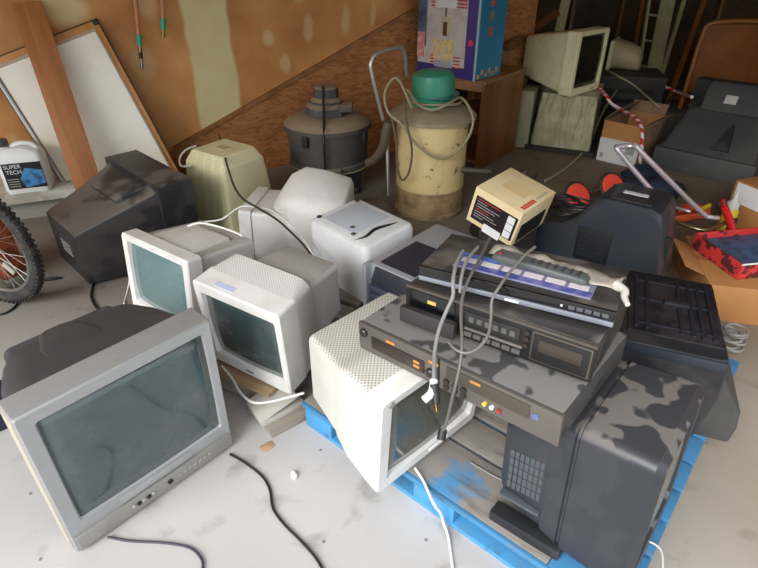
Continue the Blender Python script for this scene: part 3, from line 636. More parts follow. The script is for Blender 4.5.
lt('motor_head',[(.135,.735),(.138,.78),(.132,.785),(.136,.79),(.136,.885),(.126,.912),(.095,.93),(.02,.938)],GRN,DV,40,Matrix.Translation((.035,-.02,.0))@Matrix.Rotation(R(-3),4,'Y'))
lt('motor_band',[(.141,.775),(.144,.78),(.144,.792),(.141,.797)],mat('green_dark',S(28,96,80),.4),DV,40,Matrix.Translation((.015,-.02,0)))
def P3(px,py,Y): 
    p=aty(px,py,Y); return p-DV.location
tb('handle_frame',[P3(383,120,3.50),P3(372,75,3.46),P3(371,62,3.46),P3(378,53,3.5),P3(398,48,3.62),P3(404,52,3.68),P3(407,75,3.75)],.011,CHROME,DV,10,smooth=5)
tb('power_cord',[P3(412,108,3.3),P3(397,78,3.45),P3(385,92,3.42),P3(388,112,3.34),P3(402,125,3.31),P3(418,146,3.31),P3(438,158,3.31),P3(455,153,3.31),P3(468,138,3.35),P3(473,118,3.4),P3(462,98,3.5),P3(448,104,3.36),P3(432,110,3.34),P3(418,104,3.4),P3(408,90,3.5)],.0085,CORDT,DV,8)
tb('cord_loop',[P3(404,100,3.38),P3(407,125,3.31),P3(412,150,3.31),P3(409,172,3.31),P3(402,180,3.31),P3(397,165,3.32),P3(396,140,3.32),P3(390,110,3.35)],.0075,mat('dark_tan_cord',S(96,84,62),.6),DV,8)
tb('cord_wrap',[(.015+.16*math.cos(a),-.02+.16*math.sin(a),.755+.004*math.sin(3*a)) for a in [2*math.pi*k/16 for k in range(16)]],.008,CORDT,DV,8,closed=True,smooth=2)
tb('hose',[P3(368,163,3.55),P3(376,158,3.5),P3(383,147,3.46),P3(386,132,3.44),P3(389,122,3.44)],.03,mat('brown_hose',S(92,78,64),.6),DV,12)
tb('inlet_pipe',[V(.20,-.14,.33),V(.33,-.17,.33),V(.38,-.17,.33)],.02,mat('pipe_dark',S(70,62,54),.6),DV,12)
tb('upright_tube',[P3(387,135,3.5),P3(388,196,3.4)],.012,METAL,DV,8,smooth=0)
# black tool vacuum
BV=thing('tool_vacuum','dusty black tool vacuum with stepped lid against the strand board wall','vacuum cleaner',(-.375,3.98,0))
BVM=mat('vac_black',S(62,64,68),.55,dust=S(150,130,104),dscale=5,damt=.12,up=1.0,thr=(.2,.45))
lt('tank',[(.22,.03),(.235,.06),(.25,.2),(.25,.24)],mat('tank_black',S(56,60,66),.45,dust=S(84,80,72),dscale=6,damt=.4),BV,40)
lt('rim',[(.27,.20),(.295,.21),(.295,.235),(.285,.25)],BVM,BV,40)
lt('lid',[(.285,.23),(.295,.47),(.315,.475),(.315,.505),(.29,.53),(.20,.56),(.05,.565)],BVM,BV,48)
lt('motor_base',[(.155,.56),(.155,.62),(.135,.64),(.11,.645),(.04,.645)],BVM,BV,8)
lt('motor_cap',[(.12,.64),(.12,.66),(.09,.68),(.088,.74),(.075,.755),(.02,.76)],BVM,BV,10)
bx('switch_box',(-.07,-.16,.565),(.0,-.10,.62),BVM,BV,.008)
bx('side_handle',(.10,-.13,.60),(.19,.05,.64),BVM,BV,.01)
for a in (-115,-30): 
    bx('lid_clip',(-.02,-.33,.40),(.02,-.29,.48),BLK,BV,.005,Matrix.Rotation(R(a+90),4,'Z'))
bx('drain_port',(.0,-.33,.20),(.11,-.27,.25),BVM,BV,.006)
tb('power_cord',[(-.01,-.08,.77),(-.005,-.17,.65),(0,-.25,.56),(.0,-.325,.47),(0,-.325,.32),(.0,-.31,.2)],.009,CORDK,BV,8)
tb('rim_strap',[(.303*math.cos(a),.303*math.sin(a),.215+.01*math.sin(a*2)) for a in [R(200+8*k) for k in range(22)]],.006,CORDT,BV,8,smooth=2)
for x in (-.2,.2): lt('caster',[(.03,0),(.035,.015),(.03,.05)],BLK,BV,14,Matrix.Translation((x,-.12,0)))
# cabinet
CAB=thing('wooden_cabinet','brown wood veneer cabinet standing behind the cream drum vacuum','cabinet',(.80,4.30,0),(0,0,52))
VEN=wood('veneer',S(92,52,24),S(132,80,42),2.5,(2,2,.35),.35,.03)
VTOP=wood('veneer_top',S(128,90,52),S(158,114,68),2.5,(1,6,1),.4,.03)
bx('side_panel',(0,0,0),(.70,.022,.69),VEN,CAB); bx('side_panel',(0,.48,0),(.70,.50,.69),VEN,CAB)
bx('top',(-.012,-.012,.69),(.71,.512,.715),VTOP,CAB); bx('back_panel',(.68,.022,.02),(.695,.48,.69),VEN,CAB); bx('shelf',(.02,.022,.06),(.68,.48,.08),VEN,CAB)
bx('shelf',(.02,.022,.38),(.68,.48,.4),VEN,CAB); bx('top_rail',(0,.022,.63),(.02,.48,.69),VTOP,CAB)
# popcorn maker carton
PC=thing('appliance_box','tall blue and purple popcorn machine carton standing on the wooden cabinet','cardboard box',(.715,4.30,.717),(0,0,-43))
# local x to the right along the picture side (negative = towards left), y = depth
bw,bd,bh=.56,.36,.72
bx('carton',(-bw,0,0),(0,bd,bh),mat('carton_purple',S(64,48,120),.5,dust=S(84,72,140),dscale=4,damt=.3),PC,.003)
bx('side_print',(-.002,.012,.004),(.003,bd-.004,bh-.004),mat('carton_teal',S(42,122,156),.5,dust=S(52,140,176),dscale=3,damt=.5),PC,0)
bx('edge_strip',(-.008,-.004,0),(.004,.012,bh),mat('edge_pale',S(160,196,210),.5),PC,0)
bx('picture_panel',(-bw+.012,-.003,.08),(-.10,.001,bh-.01),mat('picture_grey',S(206,196,190),.5,dust=S(176,160,160),dscale=8,damt=.5),PC,0)
bx('picture_left',(-bw+.006,-.0045,.2),(-bw+.09,-.002,bh-.01),mat('picture_blue',S(96,110,138),.5,dust=S(54,62,90),dscale=6,damt=.8),PC,0)
bx('picture_bag',(-bw+.004,-.0055,.12),(-bw+.075,-.004,.30),mat('picture_pink',S(206,130,130),.5,dust=S(230,210,180),dscale=20,damt=.8),PC,0)
bm=bmesh.new()
for i in range(60):
    x=-.30+random.uniform(-.10,.09); z=.185+random.uniform(-.06,.065)
    lathe(bm,[(random.uniform(.01,.019),0),(.006,.003)],7,Matrix.Translation((x,-.004-random.random()*.002,z))@Matrix.Rotation(R(90),4,'X'))
finish(bm,'picture_popcorn',mat('popcorn_yellow',S(232,206,140),.6,dust=S(210,160,80),dscale=40,damt=.6),PC)
bx('picture_kettle',(-.335,-.006,.30),(-.25,-.003,.42),mat('kettle_cream',S(196,186,150),.4),PC,0)
bx('kettle_drum',(-.31,-.008,.29),(-.275,-.005,.385),mat('kettle_brown',S(92,62,44),.4),PC,0)
bx('kettle_rod',(-.298,-.006,.42),(-.288,-.003,.48),TXTK,PC,0)
bx('picture_top',(-.40,-.006,.48),(-.19,-.003,.56),TXTW,PC,0)
for i in range(5): bx('red_stripe',(-.20+.0,-.0065,.485+i*.022),(-.105,-.0035,.495+i*.022),TXTR,PC,0)
for i in range(4): bx('red_stripe',(-.435,-.0065,.485+i*.022),(-.39,-.0035,.495+i*.022),TXTR,PC,0)
for i in range(4): bx('red_stripe',(-.20,-.0065,.07+i*.024),(-.14,-.0035,.08+i*.024),TXTR,PC,0)
for i in range(3): bx('red_stripe',(-.42,-.0065,.09+i*.024),(-.385,-.0035,.1+i*.024),TXTR,PC,0)
bx('picture_base',(-.38,-.006,.065),(-.21,-.003,.11),mat('base_grey',S(170,170,180),.4),PC,0)
lt('red_dot',[(.022,0),(.022,.003)],mat('dot_red',S(222,50,80),.5),PC,20,Matrix.Translation((-.055,-.0005,.26))@Matrix.Rotation(R(90),4,'X'))
for i,(z,c_) in enumerate(((.62,S(170,70,80)),(.53,S(170,80,90)),(.43,S(90,120,120)),(.33,S(160,70,90)))): bx('side_picture',(.002,.13,z-.035),(.0045,.19,z+.035),mat('side_pic%d'%i,c_,.5,dust=S(150,150,120),dscale=30,damt=.6),PC,0)
for i in range(6): bx('kernel_print',(.002,.03+i*.05,.01+.02*(i%2)),(.0045,.06+i*.05,.04+.03*(i%2)),mat('kernel',S(186,130,80),.6,dust=S(220,190,130),dscale=30,damt=.6),PC,0)

# ================================================================== TABLE TOP, PLANK, HOSES, JUG, WHEEL (left)
TL=onwall(-17,62,.05); TR=onwall(97,18,.05); BRp=onwall(203,187,.36)
u=(TR-TL).normalized(); vv=(TR-BRp); vv=(vv-u*vv.dot(u)); ht=vv.length; vv.normalize(); wd=(TR-TL).length
nn=u.cross(vv)   # towards the room?
if nn.dot(WN)<0: nn=-nn
Mt=Matrix((u,vv,nn)).transposed().to_4x4(); Mt.translation=TL-vv*ht
TT=thing('table_top','cream folding table top with wooden rim leaning against the brown wall','table top'); TT.matrix_world=Mt
bx('rim_band',(0,0,-.012),(wd,ht,.0),mat('rim_black',S(36,32,30),.5),TT,.004)
bx('wood_frame',(.008,.008,-.004),(wd-.008,ht-.008,.006),wood('oak_orange',S(176,116,54),S(206,144,78),4,(6,1,6),.5,.05),TT,.002)
PAN2=mat('panel_cream',S(244,238,222),.6,dust=S(230,220,198),dscale=2,damt=.6)
bx('panel',(.03,.0,.005),(wd-.04,ht-.05,.016),mat('panel_border',S(176,158,136),.6),TT,.001)
bx('inner_panel',(.045,.0,.014),(wd-.052,ht-.07,.018),PAN2,TT,0)
bx('sticky_note',(.20,ht-.46,.018),(.27,ht-.40,.020),mat('note_yellow',S(226,210,130),.7),TT,0)
bx('edge_channel',(.015,.0,.006),(.035,ht-.05,.03),METAL,TT,.002)
for x,y in ((.02,ht-.02),(wd-.02,ht-.02)): bx('corner_bracket',(x-.018,y-.018,.006),(x+.012,y+.012,.022),TXTK,TT,.003)
p1=onwall(27,3,.07); p2=onwall(90,190,.50)
PK=thing('wooden_plank','reddish brown wooden plank leaning across the cream table top','plank')
du=(p1-p2); Lk=du.length; du.normalize(); sd=WD-du*WD.dot(du); sd.normalize(); nk=sd.cross(du)
Mk=Matrix((sd,du,nk)).transposed().to_4x4(); Mk.translation=p2; PK.matrix_world=Mk
bx('board',(-.085,0,-.0),(.085,Lk,.02),wood('cedar',S(150,92,44),S(180,116,64),2.2,(10,.8,1),.55,.06),PK,.002)
for (a,b,c_,e) in ((124,-110,139,38),(158,-110,163,22)):
    ps=onwall(a,b,.06); pe=onwall(c_,e,.06)
    lab='copper pipe with green coupling and long brass tip hanging on the wall' if a<140 else 'copper pipe with green coupling and short brass tip, nearer the plaster band'
    hz=thing('pipe',lab,'pipe',pe)
    d_=(ps-pe); z_=d_.normalized(); 
    if ps.z>2.55: ps=pe+d_*((2.55-pe.z)/d_.z)
    tb('tube',[ps-pe,V(0,0,0)],.014,mat('copper_tube',S(196,132,92),.5),hz,12,smooth=0)
    tb('coupling',[z_*.02,-z_*.045],.020,mat('green_coupling',S(60,160,122),.4),hz,14,smooth=0)
    tb('tip',[-z_*.045,-z_*(.20 if a<140 else .10)],.011,BRASS if a>140 else METAL,hz,12,smooth=0)
    tb('tip_collar',[-z_*.07,-z_*.085],.015,BRASS,hz,12,smooth=0)
    if a<140: tb('tip_grip',[-z_*.09,-z_*.13],.013,TXTK,hz,12,smooth=0)
    bx('wall_hook',(-.01,-.0,.3),(.01,.0,.32),METAL,hz,.001) if False else None
# jug
jp=onwall(36,199,.34); jp.z=.2
JG=thing('plastic_jug','white plastic jug with a black and blue label standing on the ledge','jug',jp,(0,0,18))
JW=mat('jug_white',S(232,232,228),.5)
bm=bmesh.new(); loft(bm,[sqr(-.125,.125,-.075,.075,0,.03),sqr(-.135,.135,-.085,.085,.02,.035),sqr(-.135,.135,-.085,.085,.23,.035),sqr(-.125,.125,-.075,.075,.265,.04),sqr(-.09,.05,-.05,.05,.29,.03)]); finish(bm,'body',JW,JG)
tb('handle',[(.11,0,.25),(.10,0,.285),(.06,0,.305),(.0,0,.305),(-.03,0,.29),(-.035,0,.27)],.015,JW,JG,10)
lt('neck',[(.035,.28),(.032,.31)],JW,JG,20,Matrix.Translation((-.085,0,0)))
lt('cap',[(.042,.30),(.042,.335),(.036,.34)],mat('cap_grey',S(80,78,80),.5),JG,20,Matrix.Translation((-.085,0,0)))
bx('label',(-.105,-.088,.035),(.12,-.083,.205),mat('label_black',S(24,22,28),.5),JG,0)
bm=bmesh.new(); loft(bm,[[V(.0,y,.04),V(.118,y,.06),V(.118,y,.15),V(.02,y,.17),V(-.02,y,.10)] for y in (-.090,-.087)]); finish(bm,'label_flash',mat('label_blue',S(70,140,190),.5,dust=S(40,70,120),dscale=20,damt=.8),JG,smooth=False)
text('label_text','SUPER\nTECH',.036,TXTW,JG,(-.045,-.091,.165),align='CENTER')
for i in range(4): bx('label_line',(-.095,-.0905,.05+i*.016),(-.03,-.088,.056+i*.016),TXTG,JG,0)
# bicycle wheel
BW=thing('bicycle_wheel','bicycle wheel with knobbly tyre standing at the left edge','bicycle wheel',(-1.90,2.40,.335),(0,6,-19))
BW.location.x-=.06
def circ(r,y=0,n=40): return [V(r*math.cos(2*math.pi*k/n),y,r*math.sin(2*math.pi*k/n)) for k in range(n)]
RUB=mat('tyre_rubber',S(42,40,40),.8,dust=S(86,78,70),dscale=20,damt=.5)
tb('tyre',circ(.305),.028,RUB,BW,12,closed=True,smooth=0)
bm=bmesh.new()
for k in range(72):
    for y in (-.014,.014):
        a=2*math.pi*(k+(.5 if y>0 else 0))/72; M=Matrix.Rotation(-a,4,'Y')@Matrix.Translation((.331,y,0)); box(bm,(-.006,-.008,-.007),(.006,.008,.007),0,M)
o=finish(bm,'tyre_knobs',RUB,BW,smooth=False)
bm=bmesh.new(); tube(bm,circ(.27),.012,8,True,0); finish(bm,'rim',mat('rim_grey',S(150,150,148),.35,metal=.8),BW,60)
tb('hub',[(0,-.045,0),(0,.045,0)],.018,METAL,BW,14,smooth=0)
for k in range(28):
    a=2*math.pi*k/28; s=1 if k%2 else -1
    tb('spoke',[(.018*math.cos(a+.9*s*(1 if k%4<2 else -1)),.03*s,.018*math.sin(a+.9*s*(1 if k%4<2 else -1))),(.268*math.cos(a),0,.268*math.sin(a))],.0016,METAL,BW,5,smooth=0)
plate('reflector',(.16*math.cos(-.75),0,.16*math.sin(-.75)),(.03,0,-.02),(.008,0,.012),.012,mat('reflector_grey',S(170,166,150),.4),BW)
RB=thing('food_carton','orange carton with dark print standing behind the bicycle wheel spokes','carton',(-2.13,2.62,0),(0,0,-20))
bx('carton',(-.17,-.06,.04),(.15,.06,.40),mat('carton_orange',S(176,92,52),.55,dust=S(110,60,40),dscale=14,damt=.8,thr=(.5,.56)),RB,.006)
bx('lid',(-.17,-.06,.40),(.15,.06,.46),mat('lid_tan',S(156,134,100),.6),RB,.01); bx('base',(-.175,-.065,0),(.155,.065,.05),mat('base_pale',S(170,166,150),.6),RB,.006)
for i in range(3): bx('print_band',(-.15,-.063,.12+i*.09),(.13,-.0595,.145+i*.09),mat('print_dark',S(60,40,34),.6,dust=S(220,180,90),dscale=25,damt=.7),RB,0)

# ================================================================== BACK RIGHT
def fr(p,d=0): return (p.x,p.y,d)
WB=thing('wrapped_box','pale carton wrapped in clear plastic under the ivory back monitor','wrapped box',(1.42,4.90,.0),(0,0,-24))
WRAP=mat('wrap_plastic',S(166,158,124),.3,dust=S(188,180,148),dscale=9,damt=.8,bump=.6,coat=.4)
bm=bmesh.new(); loft(bm,[sqr(-.04,.48,0,.60,.04,.03),sqr(-.04,.48,-.01,.60,.1,.03),sqr(-.02,.47,.0,.60,.3,.02),sqr(-.0,.46,.01,.60,.50,.02)]); finish(bm,'carton',WRAP,WB)
bm=bmesh.new()
for i in range(9):
    x=.0+i*.055; tube(bm,[V(x,-.018,.06),V(x+.02*math.sin(i),-.008,.2),V(x+.03*math.cos(i*2),-.002,.36),V(x+.01,.004,.5)],.006,6)
finish(bm,'wrap_folds',WRAP,WB)
bx('skid',(-.08,-.04,0),(.52,.64,.04),mat('skid_dark',S(46,38,32),.8),WB,.004)
WB2=thing('cardboard_box','pale green carton between the cabinet and the wrapped carton','cardboard box',(1.25,4.97,0),(0,0,-24))
bx('carton',(0,0,0),(.12,.3,.5),mat('carton_sage',S(150,146,112),.7),WB2,.006)
w,h=.47,.50
IM=thing('computer_monitor','ivory computer monitor with black screen on top of the wrapped carton','monitor',(1.77,4.86,.505),(0,0,42))
bezel('bezel',w,h,.11,(-w/2+.045,w/2-.04,.06,h-.04),IVORY,IM,r=.02); screen((-w/2+.045,w/2-.04,.06,h-.04),SCRB,IM,y=.02)
shell('housing',[(.10,w-.01,h-.01,h/2,.02),(.15,w-.03,h-.03,h/2,.03),(.54,w-.16,h-.16,h/2,.03),(.56,w-.19,h-.19,h/2,.03)],IVORY,IM)
bx('button',(.1,-.004,.022),(.13,.002,.032),TXTG,IM,.001)
RM=thing('computer_monitor','round backed ivory monitor on the dark crate at the back wall','monitor',(2.62,5.80,.52),(0,0,60))
bm=bmesh.new(); loft(bm,[rr(w_,h_,.14,cz=h_/2+.0,y=y) for y,w_,h_ in ((0,.22,.14),(.03,.30,.2),(.15,.34,.25),(.26,.36,.27))]); finish(bm,'housing',mat('ivory_round',S(188,172,132),.5),RM,60)
bx('bezel',(-.18,.26,0),(.18,.30,.27),IVORY,RM,.03); bx('screen',(-.15,.295,.04),(.15,.305,.24),SCRB,RM,.002)
DC=thing('plastic_crate','dark crate at the back holding the round backed monitor','crate',(2.12,5.52,0),(0,0,-12))
CR=mat('crate_dark',S(48,44,40),.7)
bx('side_panel',(0,0,.04),(.62,.02,.5),CR,DC); bx('side_panel',(0,.48,.04),(.62,.5,.5),CR,DC); bx('end_panel',(0,.02,.04),(.02,.48,.5),CR,DC); bx('end_panel',(.60,.02,.04),(.62,.48,.5),CR,DC); bx('floor_panel',(0,0,0),(.62,.5,.04),CR,DC); bx('lid',(-.01,-.01,.5),(.63,.51,.52),mat('crate_lid',S(70,56,42),.7),DC)
bm=bmesh.new()
for i in range(4): box(bm,(.08,-.006,.1+i*.09),(.54,.001,.14+i*.09),.002)
finish(bm,'slots',DARK,DC)
# open cardboard box
OB=thing('cardboard_box','open cardboard box with white lower band and flaps up, behind the red wheels','cardboard box',(1.90,4.62,0),(0,0,46))
CARD=mat('cardboard',S(176,124,72),.75,dust=S(150,100,56),dscale=3,damt=.4); CARDD=mat('cardboard_aged',S(140,112,84),.75,dust=S(100,78,58),dscale=6,damt=.6)
# shell : front panel faces the camera on its left end
Lb,Wb,Hb=.50,.33,.34
bx('front_panel',(0,-Wb,.0),(.012,0,Hb),CARD,OB,.002); bx('back_panel',(Lb,-Wb,0),(Lb+.012,0,Hb),CARD,OB,.002)
bx('side_panel',(.012,-.012,0),(Lb,0,Hb),CARDD,OB,.002); bx('side_panel',(.012,-Wb,0),(Lb,-Wb+.012,Hb),CARDD,OB,.002)
bx('bottom_panel',(.012,-Wb+.012,0),(Lb,-.012,.01),CARD,OB,0)
bx('white_band',(-.003,-Wb-.002,.0),(.001,.002,.20),mat('band_white',S(206,204,202),.6),OB,0)
plate('flap',(.25,-.04,Hb+.05),(.25,0,0),(0,-.05,.05),.006,CARDD,OB); plate('flap',(.27,-Wb-.03,Hb+.02),(.22,0,0),(0,-.035,.02),.006,CARDD,OB)
plate('flap',(.52,-.16,Hb+.04),(.03,0,.04),(0,.15,0),.006,CARDD,OB)
bx('barcode',(-.005,-Wb+.03,.10),(-.002,-Wb+.10,.16),TXTG,OB,0); bx('print_square',(-.005,-.05,.03),(-.002,-.02,.07),TXTG,OB,0)
# big rear projection set
BT=thing('projection_television','huge dark projection television with sloped back and white label at the right','television',(2.32,4.44,0),(0,0,-43))
BTM=mat('big_grey',S(62,64,66),.6,dust=S(92,90,84),dscale=3,damt=.35,up=.3)
bm=bmesh.new(); box(bm,(-.03,0,0),(.72,.62,.17),.015); finish(bm,'base',BTM,BT)
bm=bmesh.new(); loft(bm,[sqr(.0,.69,.04,.62,.17,.03),sqr(.05,.66,.33,.62,.42,.03),sqr(.07,.64,.36,.62,.44,.03)]); finish(bm,'sloped_back',BTM,BT)
bm=bmesh.new(); loft(bm,[sqr(.13,.62,.35,.62,.42,.02),sqr(.12,.62,.47,.62,.62,.02),sqr(.14,.60,.49,.62,.64,.02)]); finish(bm,'upper_back',BTM,BT)
bm=bmesh.new(); loft(bm,[[V(.36,.10,.19),V(.50,.10,.19),V(.44,.27,.38)],[V(.37,.07,.22),V(.49,.07,.22),V(.44,.24,.39)]]); finish(bm,'vent_fin',BLK,BT)
plate('white_label',(.33,.408,.53),(.045,0,0),(0,.016,.030),.004,mat('label_white',S(190,186,178),.6),BT)
bx('screen_cabinet',(-.02,.62,.17),(.71,.76,.62),BLK,BT,.02)
# orange-brown chair
CH=thing('lawn_chair','folded orange brown chair with tube frame behind the projection television','chair',(3.32,5.32,-.17),(0,0,-4))
OR=mat('orange_vinyl',S(136,80,30),.6,dust=S(110,62,24),dscale=4,damt=.5)
bm=bmesh.new(); loft(bm,[rr(.82,.60,.10,cz=.86,y=.0),rr(.84,.62,.10,cz=.86,y=.02),rr(.82,.60,.10,cz=.86,y=.04)]); finish(bm,'backrest',OR,CH,60)
tb('frame',[(-.43,.0,.19),(-.43,-.02,.6),(-.42,-.02,1.05),(-.36,-.02,1.17),(0,-.02,1.19),(.36,-.02,1.17),(.42,-.02,1.05),(.43,-.02,.6),(.43,0,.19)],.02,mat('frame_orange',S(150,96,44),.5),CH,10)
bx('seat',(-.33,.04,.42),(.33,.45,.47),OR,CH,.02)
tb('leg',[(-.34,.44,.43),(-.36,.5,.19)],.014,METAL,CH,8,smooth=0); tb('leg',[(.34,.44,.43),(.36,.5,.19)],.014,METAL,CH,8,smooth=0)
# lumber, ladder
PALE=wood('pale_lumber',S(176,164,120),S(202,190,146),3,(8,8,.8),.6,.05); ORW=wood('orange_lumber',S(130,78,34),S(160,100,50),3,(8,8,.8),.6,.05)
def leaner(label,a,b,ya,yb,wid,th,m,nm='wooden_board',cat='board'):
    ya-=.28; yb-=.1
    p=aty(a[0],a[1],ya); q=aty(b[0],b[1],yb)
    d=(p-q).normalized(); 
    q=q-d*(q.z/d.z)          # down to the floor
    p=q+d*(1.25/d.z)
    t=thing(nm,label,cat,q); x=V(1,0,0); x=(x-d*x.dot(d)).normalized(); y=d.cross(x)
    M=Matrix((x,y,d)).transposed().to_4x4()
    finish(box(bmesh.new(),(-wid/2,-th/2,0),(wid/2,th/2,(p-q).length),.003,M),'plank',m,t); return t,M,(p-q).length
leaner('narrow pale upright board behind the ivory back monitor',(566,0),(560,26),6.9,6.6,.10,.03,PALE)
leaner('wide pale board leaning between the ladder and the orange board',(668,0),(652,78),7.0,6.3,.15,.03,PALE)
leaner('thin pale strip leaning right beside the wide pale board',(684,0),(664,66),7.15,6.45,.045,.03,PALE)
leaner('orange brown board leaning against the back wall',(704,0),(680,68),7.2,6.6,.06,.03,ORW)
leaner('narrow tan board leaning left of the ladder',(643,0),(634,50),7.3,6.9,.05,.03,ORW)
t,M,Ln=leaner('pale ladder leaning against the back wall beside the wide board',(649,0),(640,60),7.0,6.5,.03,.05,PALE,'ladder','ladder')
M2=M@Matrix.Translation((.16,0,0)); finish(box(bmesh.new(),(-.015,-.025,0),(.015,.025,Ln),.003,M2),'rail',PALE,t)
for k in range(7): finish(tube(bmesh.new(),[M@V(0,0,.25+.28*k),M@V(.16,0,.25+.28*k)],.012,8,False,0),'rung',PALE,t)
for i,(x,y,w_,d_,h_,lab) in enumerate(((3.95,6.2,.5,.4,.6,'dark crate on the floor behind the orange brown chair'),(1.62,6.35,.5,.5,.42,'dark box in the far corner behind the ivory monitor'))):
    t=thing('storage_box',lab,'box',(x,y,0),(0,0,10*i)); bx('body',(0,0,0),(w_,d_,h_),CR,t,.01); bx('lid',(-.01,-.01,h_),(w_+.01,d_+.01,h_+.03),MATS['crate_lid'],t,.006)
BK=thing('plastic_bucket','small grey box beside the open cardboard box','box',(at(668,135).x,at(668,135).y,0),(0,0,30)); bx('body',(-.15,-.1,0),(.15,.12,.24),mat('grey_bin',S(96,98,92),.6),BK,.01); bx('lid',(-.155,-.105,.24),(.155,.125,.26),mat('grey_lid',S(78,80,78),.6),BK,.006)
# wooden shelf boards, upper right end of left wall
for (a,b,z0,m_) in (((500,52),(560,8),0,ORW),):
    p=aty(505,50,5.05); q=aty(556,14,5.9)
    t=thing('wooden_beam','brown wooden beam slanting up behind the popcorn machine carton','beam',(p.x,p.y,0)); 
    tb('beam',[V(0,0,p.z),V(q.x-p.x,q.y-p.y,q.z)],.045,mat('beam_brown',S(120,78,42),.7),t,4,smooth=0); bx('post',(-.04,-.04,0),(.04,.04,p.z),mat('beam_brown',S(120,78,42),.7),t,.003)
# striped rope and cords
def rope(name,label,cat,pts,r,m,off=0,n=8): 
    o=tb(name,pts,r,m,None,n); return tag(o,label,cat)
def stripe_mat():
    m=bpy.data.materials.new('striped_rope'); m.use_nodes=True; nt,N,L,b=nodes(m); tc=N.new('ShaderNodeTexCoord')
    wv=N.new('ShaderNodeTexWave'); wv.inputs['Scale'].default_value=6.5; wv.bands_direction='DIAGONAL'; L.new(tc.outputs['Object'],wv.inputs['Vector'])
    g=N.new('ShaderNodeMath'); g.operation='GREATER_THAN'; g.inputs[1].default_value=.5; L.new(wv.outputs['Fac'],g.inputs[0])
    x=N.new('ShaderNodeMix'); x.data_type='RGBA'; x.inputs[6].default_value=(*S(200,40,44),1); x.inputs[7].default_value=(*S(220,204,200),1); L.new(g.outputs[0],x.inputs[0]); L.new(x.outputs[2],b.inputs['Base Color']); return m
RS=stripe_mat()
rope('rope','red and white twisted rope hanging over the open cardboard box','rope',[at(600,88,.52),at(607,97,.5),at(612,104,.45),at(622,110,.42),at(630,114,.42),at(638,120,.41),at(642,130,.36),at(642,145,.25),at(640,160,.13),at(642,168,.02)],.014,RS)
rope('rope','red and white twisted rope running from the ladder to the projection television','rope',[at(655,83,.45),at(668,88,.42),at(680,93,.42),at(692,97,.5)],.014,RS)
rope('power_cord','tan cord drooping from the ivory back monitors to the floor','cord',[at(618,88,.4),at(604,110,.3),at(596,128,.18),at(588,146,.05),at(572,163,.012),at(556,175,.012),at(545,181,.012)],.010,CORDT)
rope('power_cord','tan cord strung from the round backed monitor over the open cardboard box','cord',[at(604,69,.58),at(618,76,.56),at(632,84,.5),at(642,92,.46),at(654,103,.42),at(664,111,.36)],.009,CORDT)
# hand truck
HT=thing('hand_truck','chrome tube hand truck with red wheels lying behind the smooth black television','hand truck')
def g3(px,py,z): return at(px,py,z)
TZ=mat('truck_chrome',S(226,216,224),.3,metal=.6)
top=[(657,197,.40),(619,152,.66),(620,147,.68),(628,146,.70),(636,147,.70),(641,152,.69),(700,211,.30),(710,217,.26),(718,218,.25)]
tb('handle_tube',[g3(*p) for p in top],.014,TZ,HT,10)
tb('lower_tube',[g3(675,207,.26),g3(688,211,.27),g3(705,214,.25)],.009,TZ,HT,10)
tb('lower_tube',[g3(678,222,.2),g3(690,227,.2),g3(704,230,.2),g3(716,227,.2),g3(728,221,.2)],.012,mat('truck_steel',S(176,160,130),.3,metal=.9),HT,10)
RED=mat('red_hub',S(240,84,60),.45)
for (px,py,rr_) in ((577,197,.093),(612,187,.093)):
    p=at(px,py,.10); M=Matrix.Translation(p)@Matrix.Rotation(R(22),4,'Z')@Matrix.Rotation(R(52),4,'X')
    wl=bpy.data.objects.new('wheel',None); COL.objects.link(wl); wl.parent=HT; wl.matrix_world=M
    lt('hub_disc',[(.02,-.014),(rr_,-.012),(rr_,.016),(rr_*.8,.024),(rr_*.3,.018),(.02,.03)],RED,wl,32)
    tb('tyre',[(V((rr_+.006)*math.cos(a),(rr_+.006)*math.sin(a),0)) for a in [2*math.pi*k/32 for k in range(32)]],.013,RUB,wl,8,closed=True,smooth=0)
p,q=at(578,196,.10),at(611,186,.10); tb('axle',[p,q],.01,METAL,HT,8,smooth=0)
tb('frame_strut',[q,g3(640,200,.2),g3(657,197,.40)],.01,mat('truck_red',S(160,50,36),.5),HT,8,smooth=0)
tb('frame_strut',[g3(640,200,.2),g3(676,214,.2),g3(700,211,.30)],.01,MATS['truck_red'],HT,8,smooth=0)
# clutter between
def blob(name,label,cat,c,s,m,rot=0,seed=1,amp=.25):
    rnd=random.Random(seed); bm=bmesh.new(); bmesh.ops.create_icosphere(bm,subdivisions=3,radius=1)
    ph=[rnd.uniform(0,6) for _ in range(6)]
    for v in bm.verts:
        f=1+amp*(math.sin(v.co.x*3.1+ph[0])*math.sin(v.co.y*2.7+ph[1])+.5*math.sin(v.co.z*5+ph[2]+v.co.x*4))
        v.co=V(v.co.x*s[0]*f,v.co.y*s[1]*f,max(v.co.z*s[2]*f,-s[2]*.6))
    o=finish(bm,name,m,None,60); o.location=(c[0],c[1],c[2]+s[2]*.6); o.rotation_euler=(0,0,R(rot)); return tag(o,label,cat)
def fl(px,py,z=0): p=at(px,py,z); return (p.x,p.y,z)
NAVY=mat('navy_cloth',S(30,38,58),.8,dust=S(22,28,46),dscale=6,damt=.6)
blob('cloth_bundle','dark blue cloth bundle on the floor behind the chrome hand truck','cloth',fl(650,200),(.20,.13,.10),NAVY,-10,3)
blob('cloth_bundle','small navy cloth on the floor left of the striped rope end','cloth',fl(640,180),(.16,.12,.07),NAVY,20,5)
blob('cloth_rag','orange rag lying beside the bent steel tube of the hand truck','rag',fl(690,218),(.12,.07,.06),mat('orange_cloth',S(200,84,40),.8),10,8)
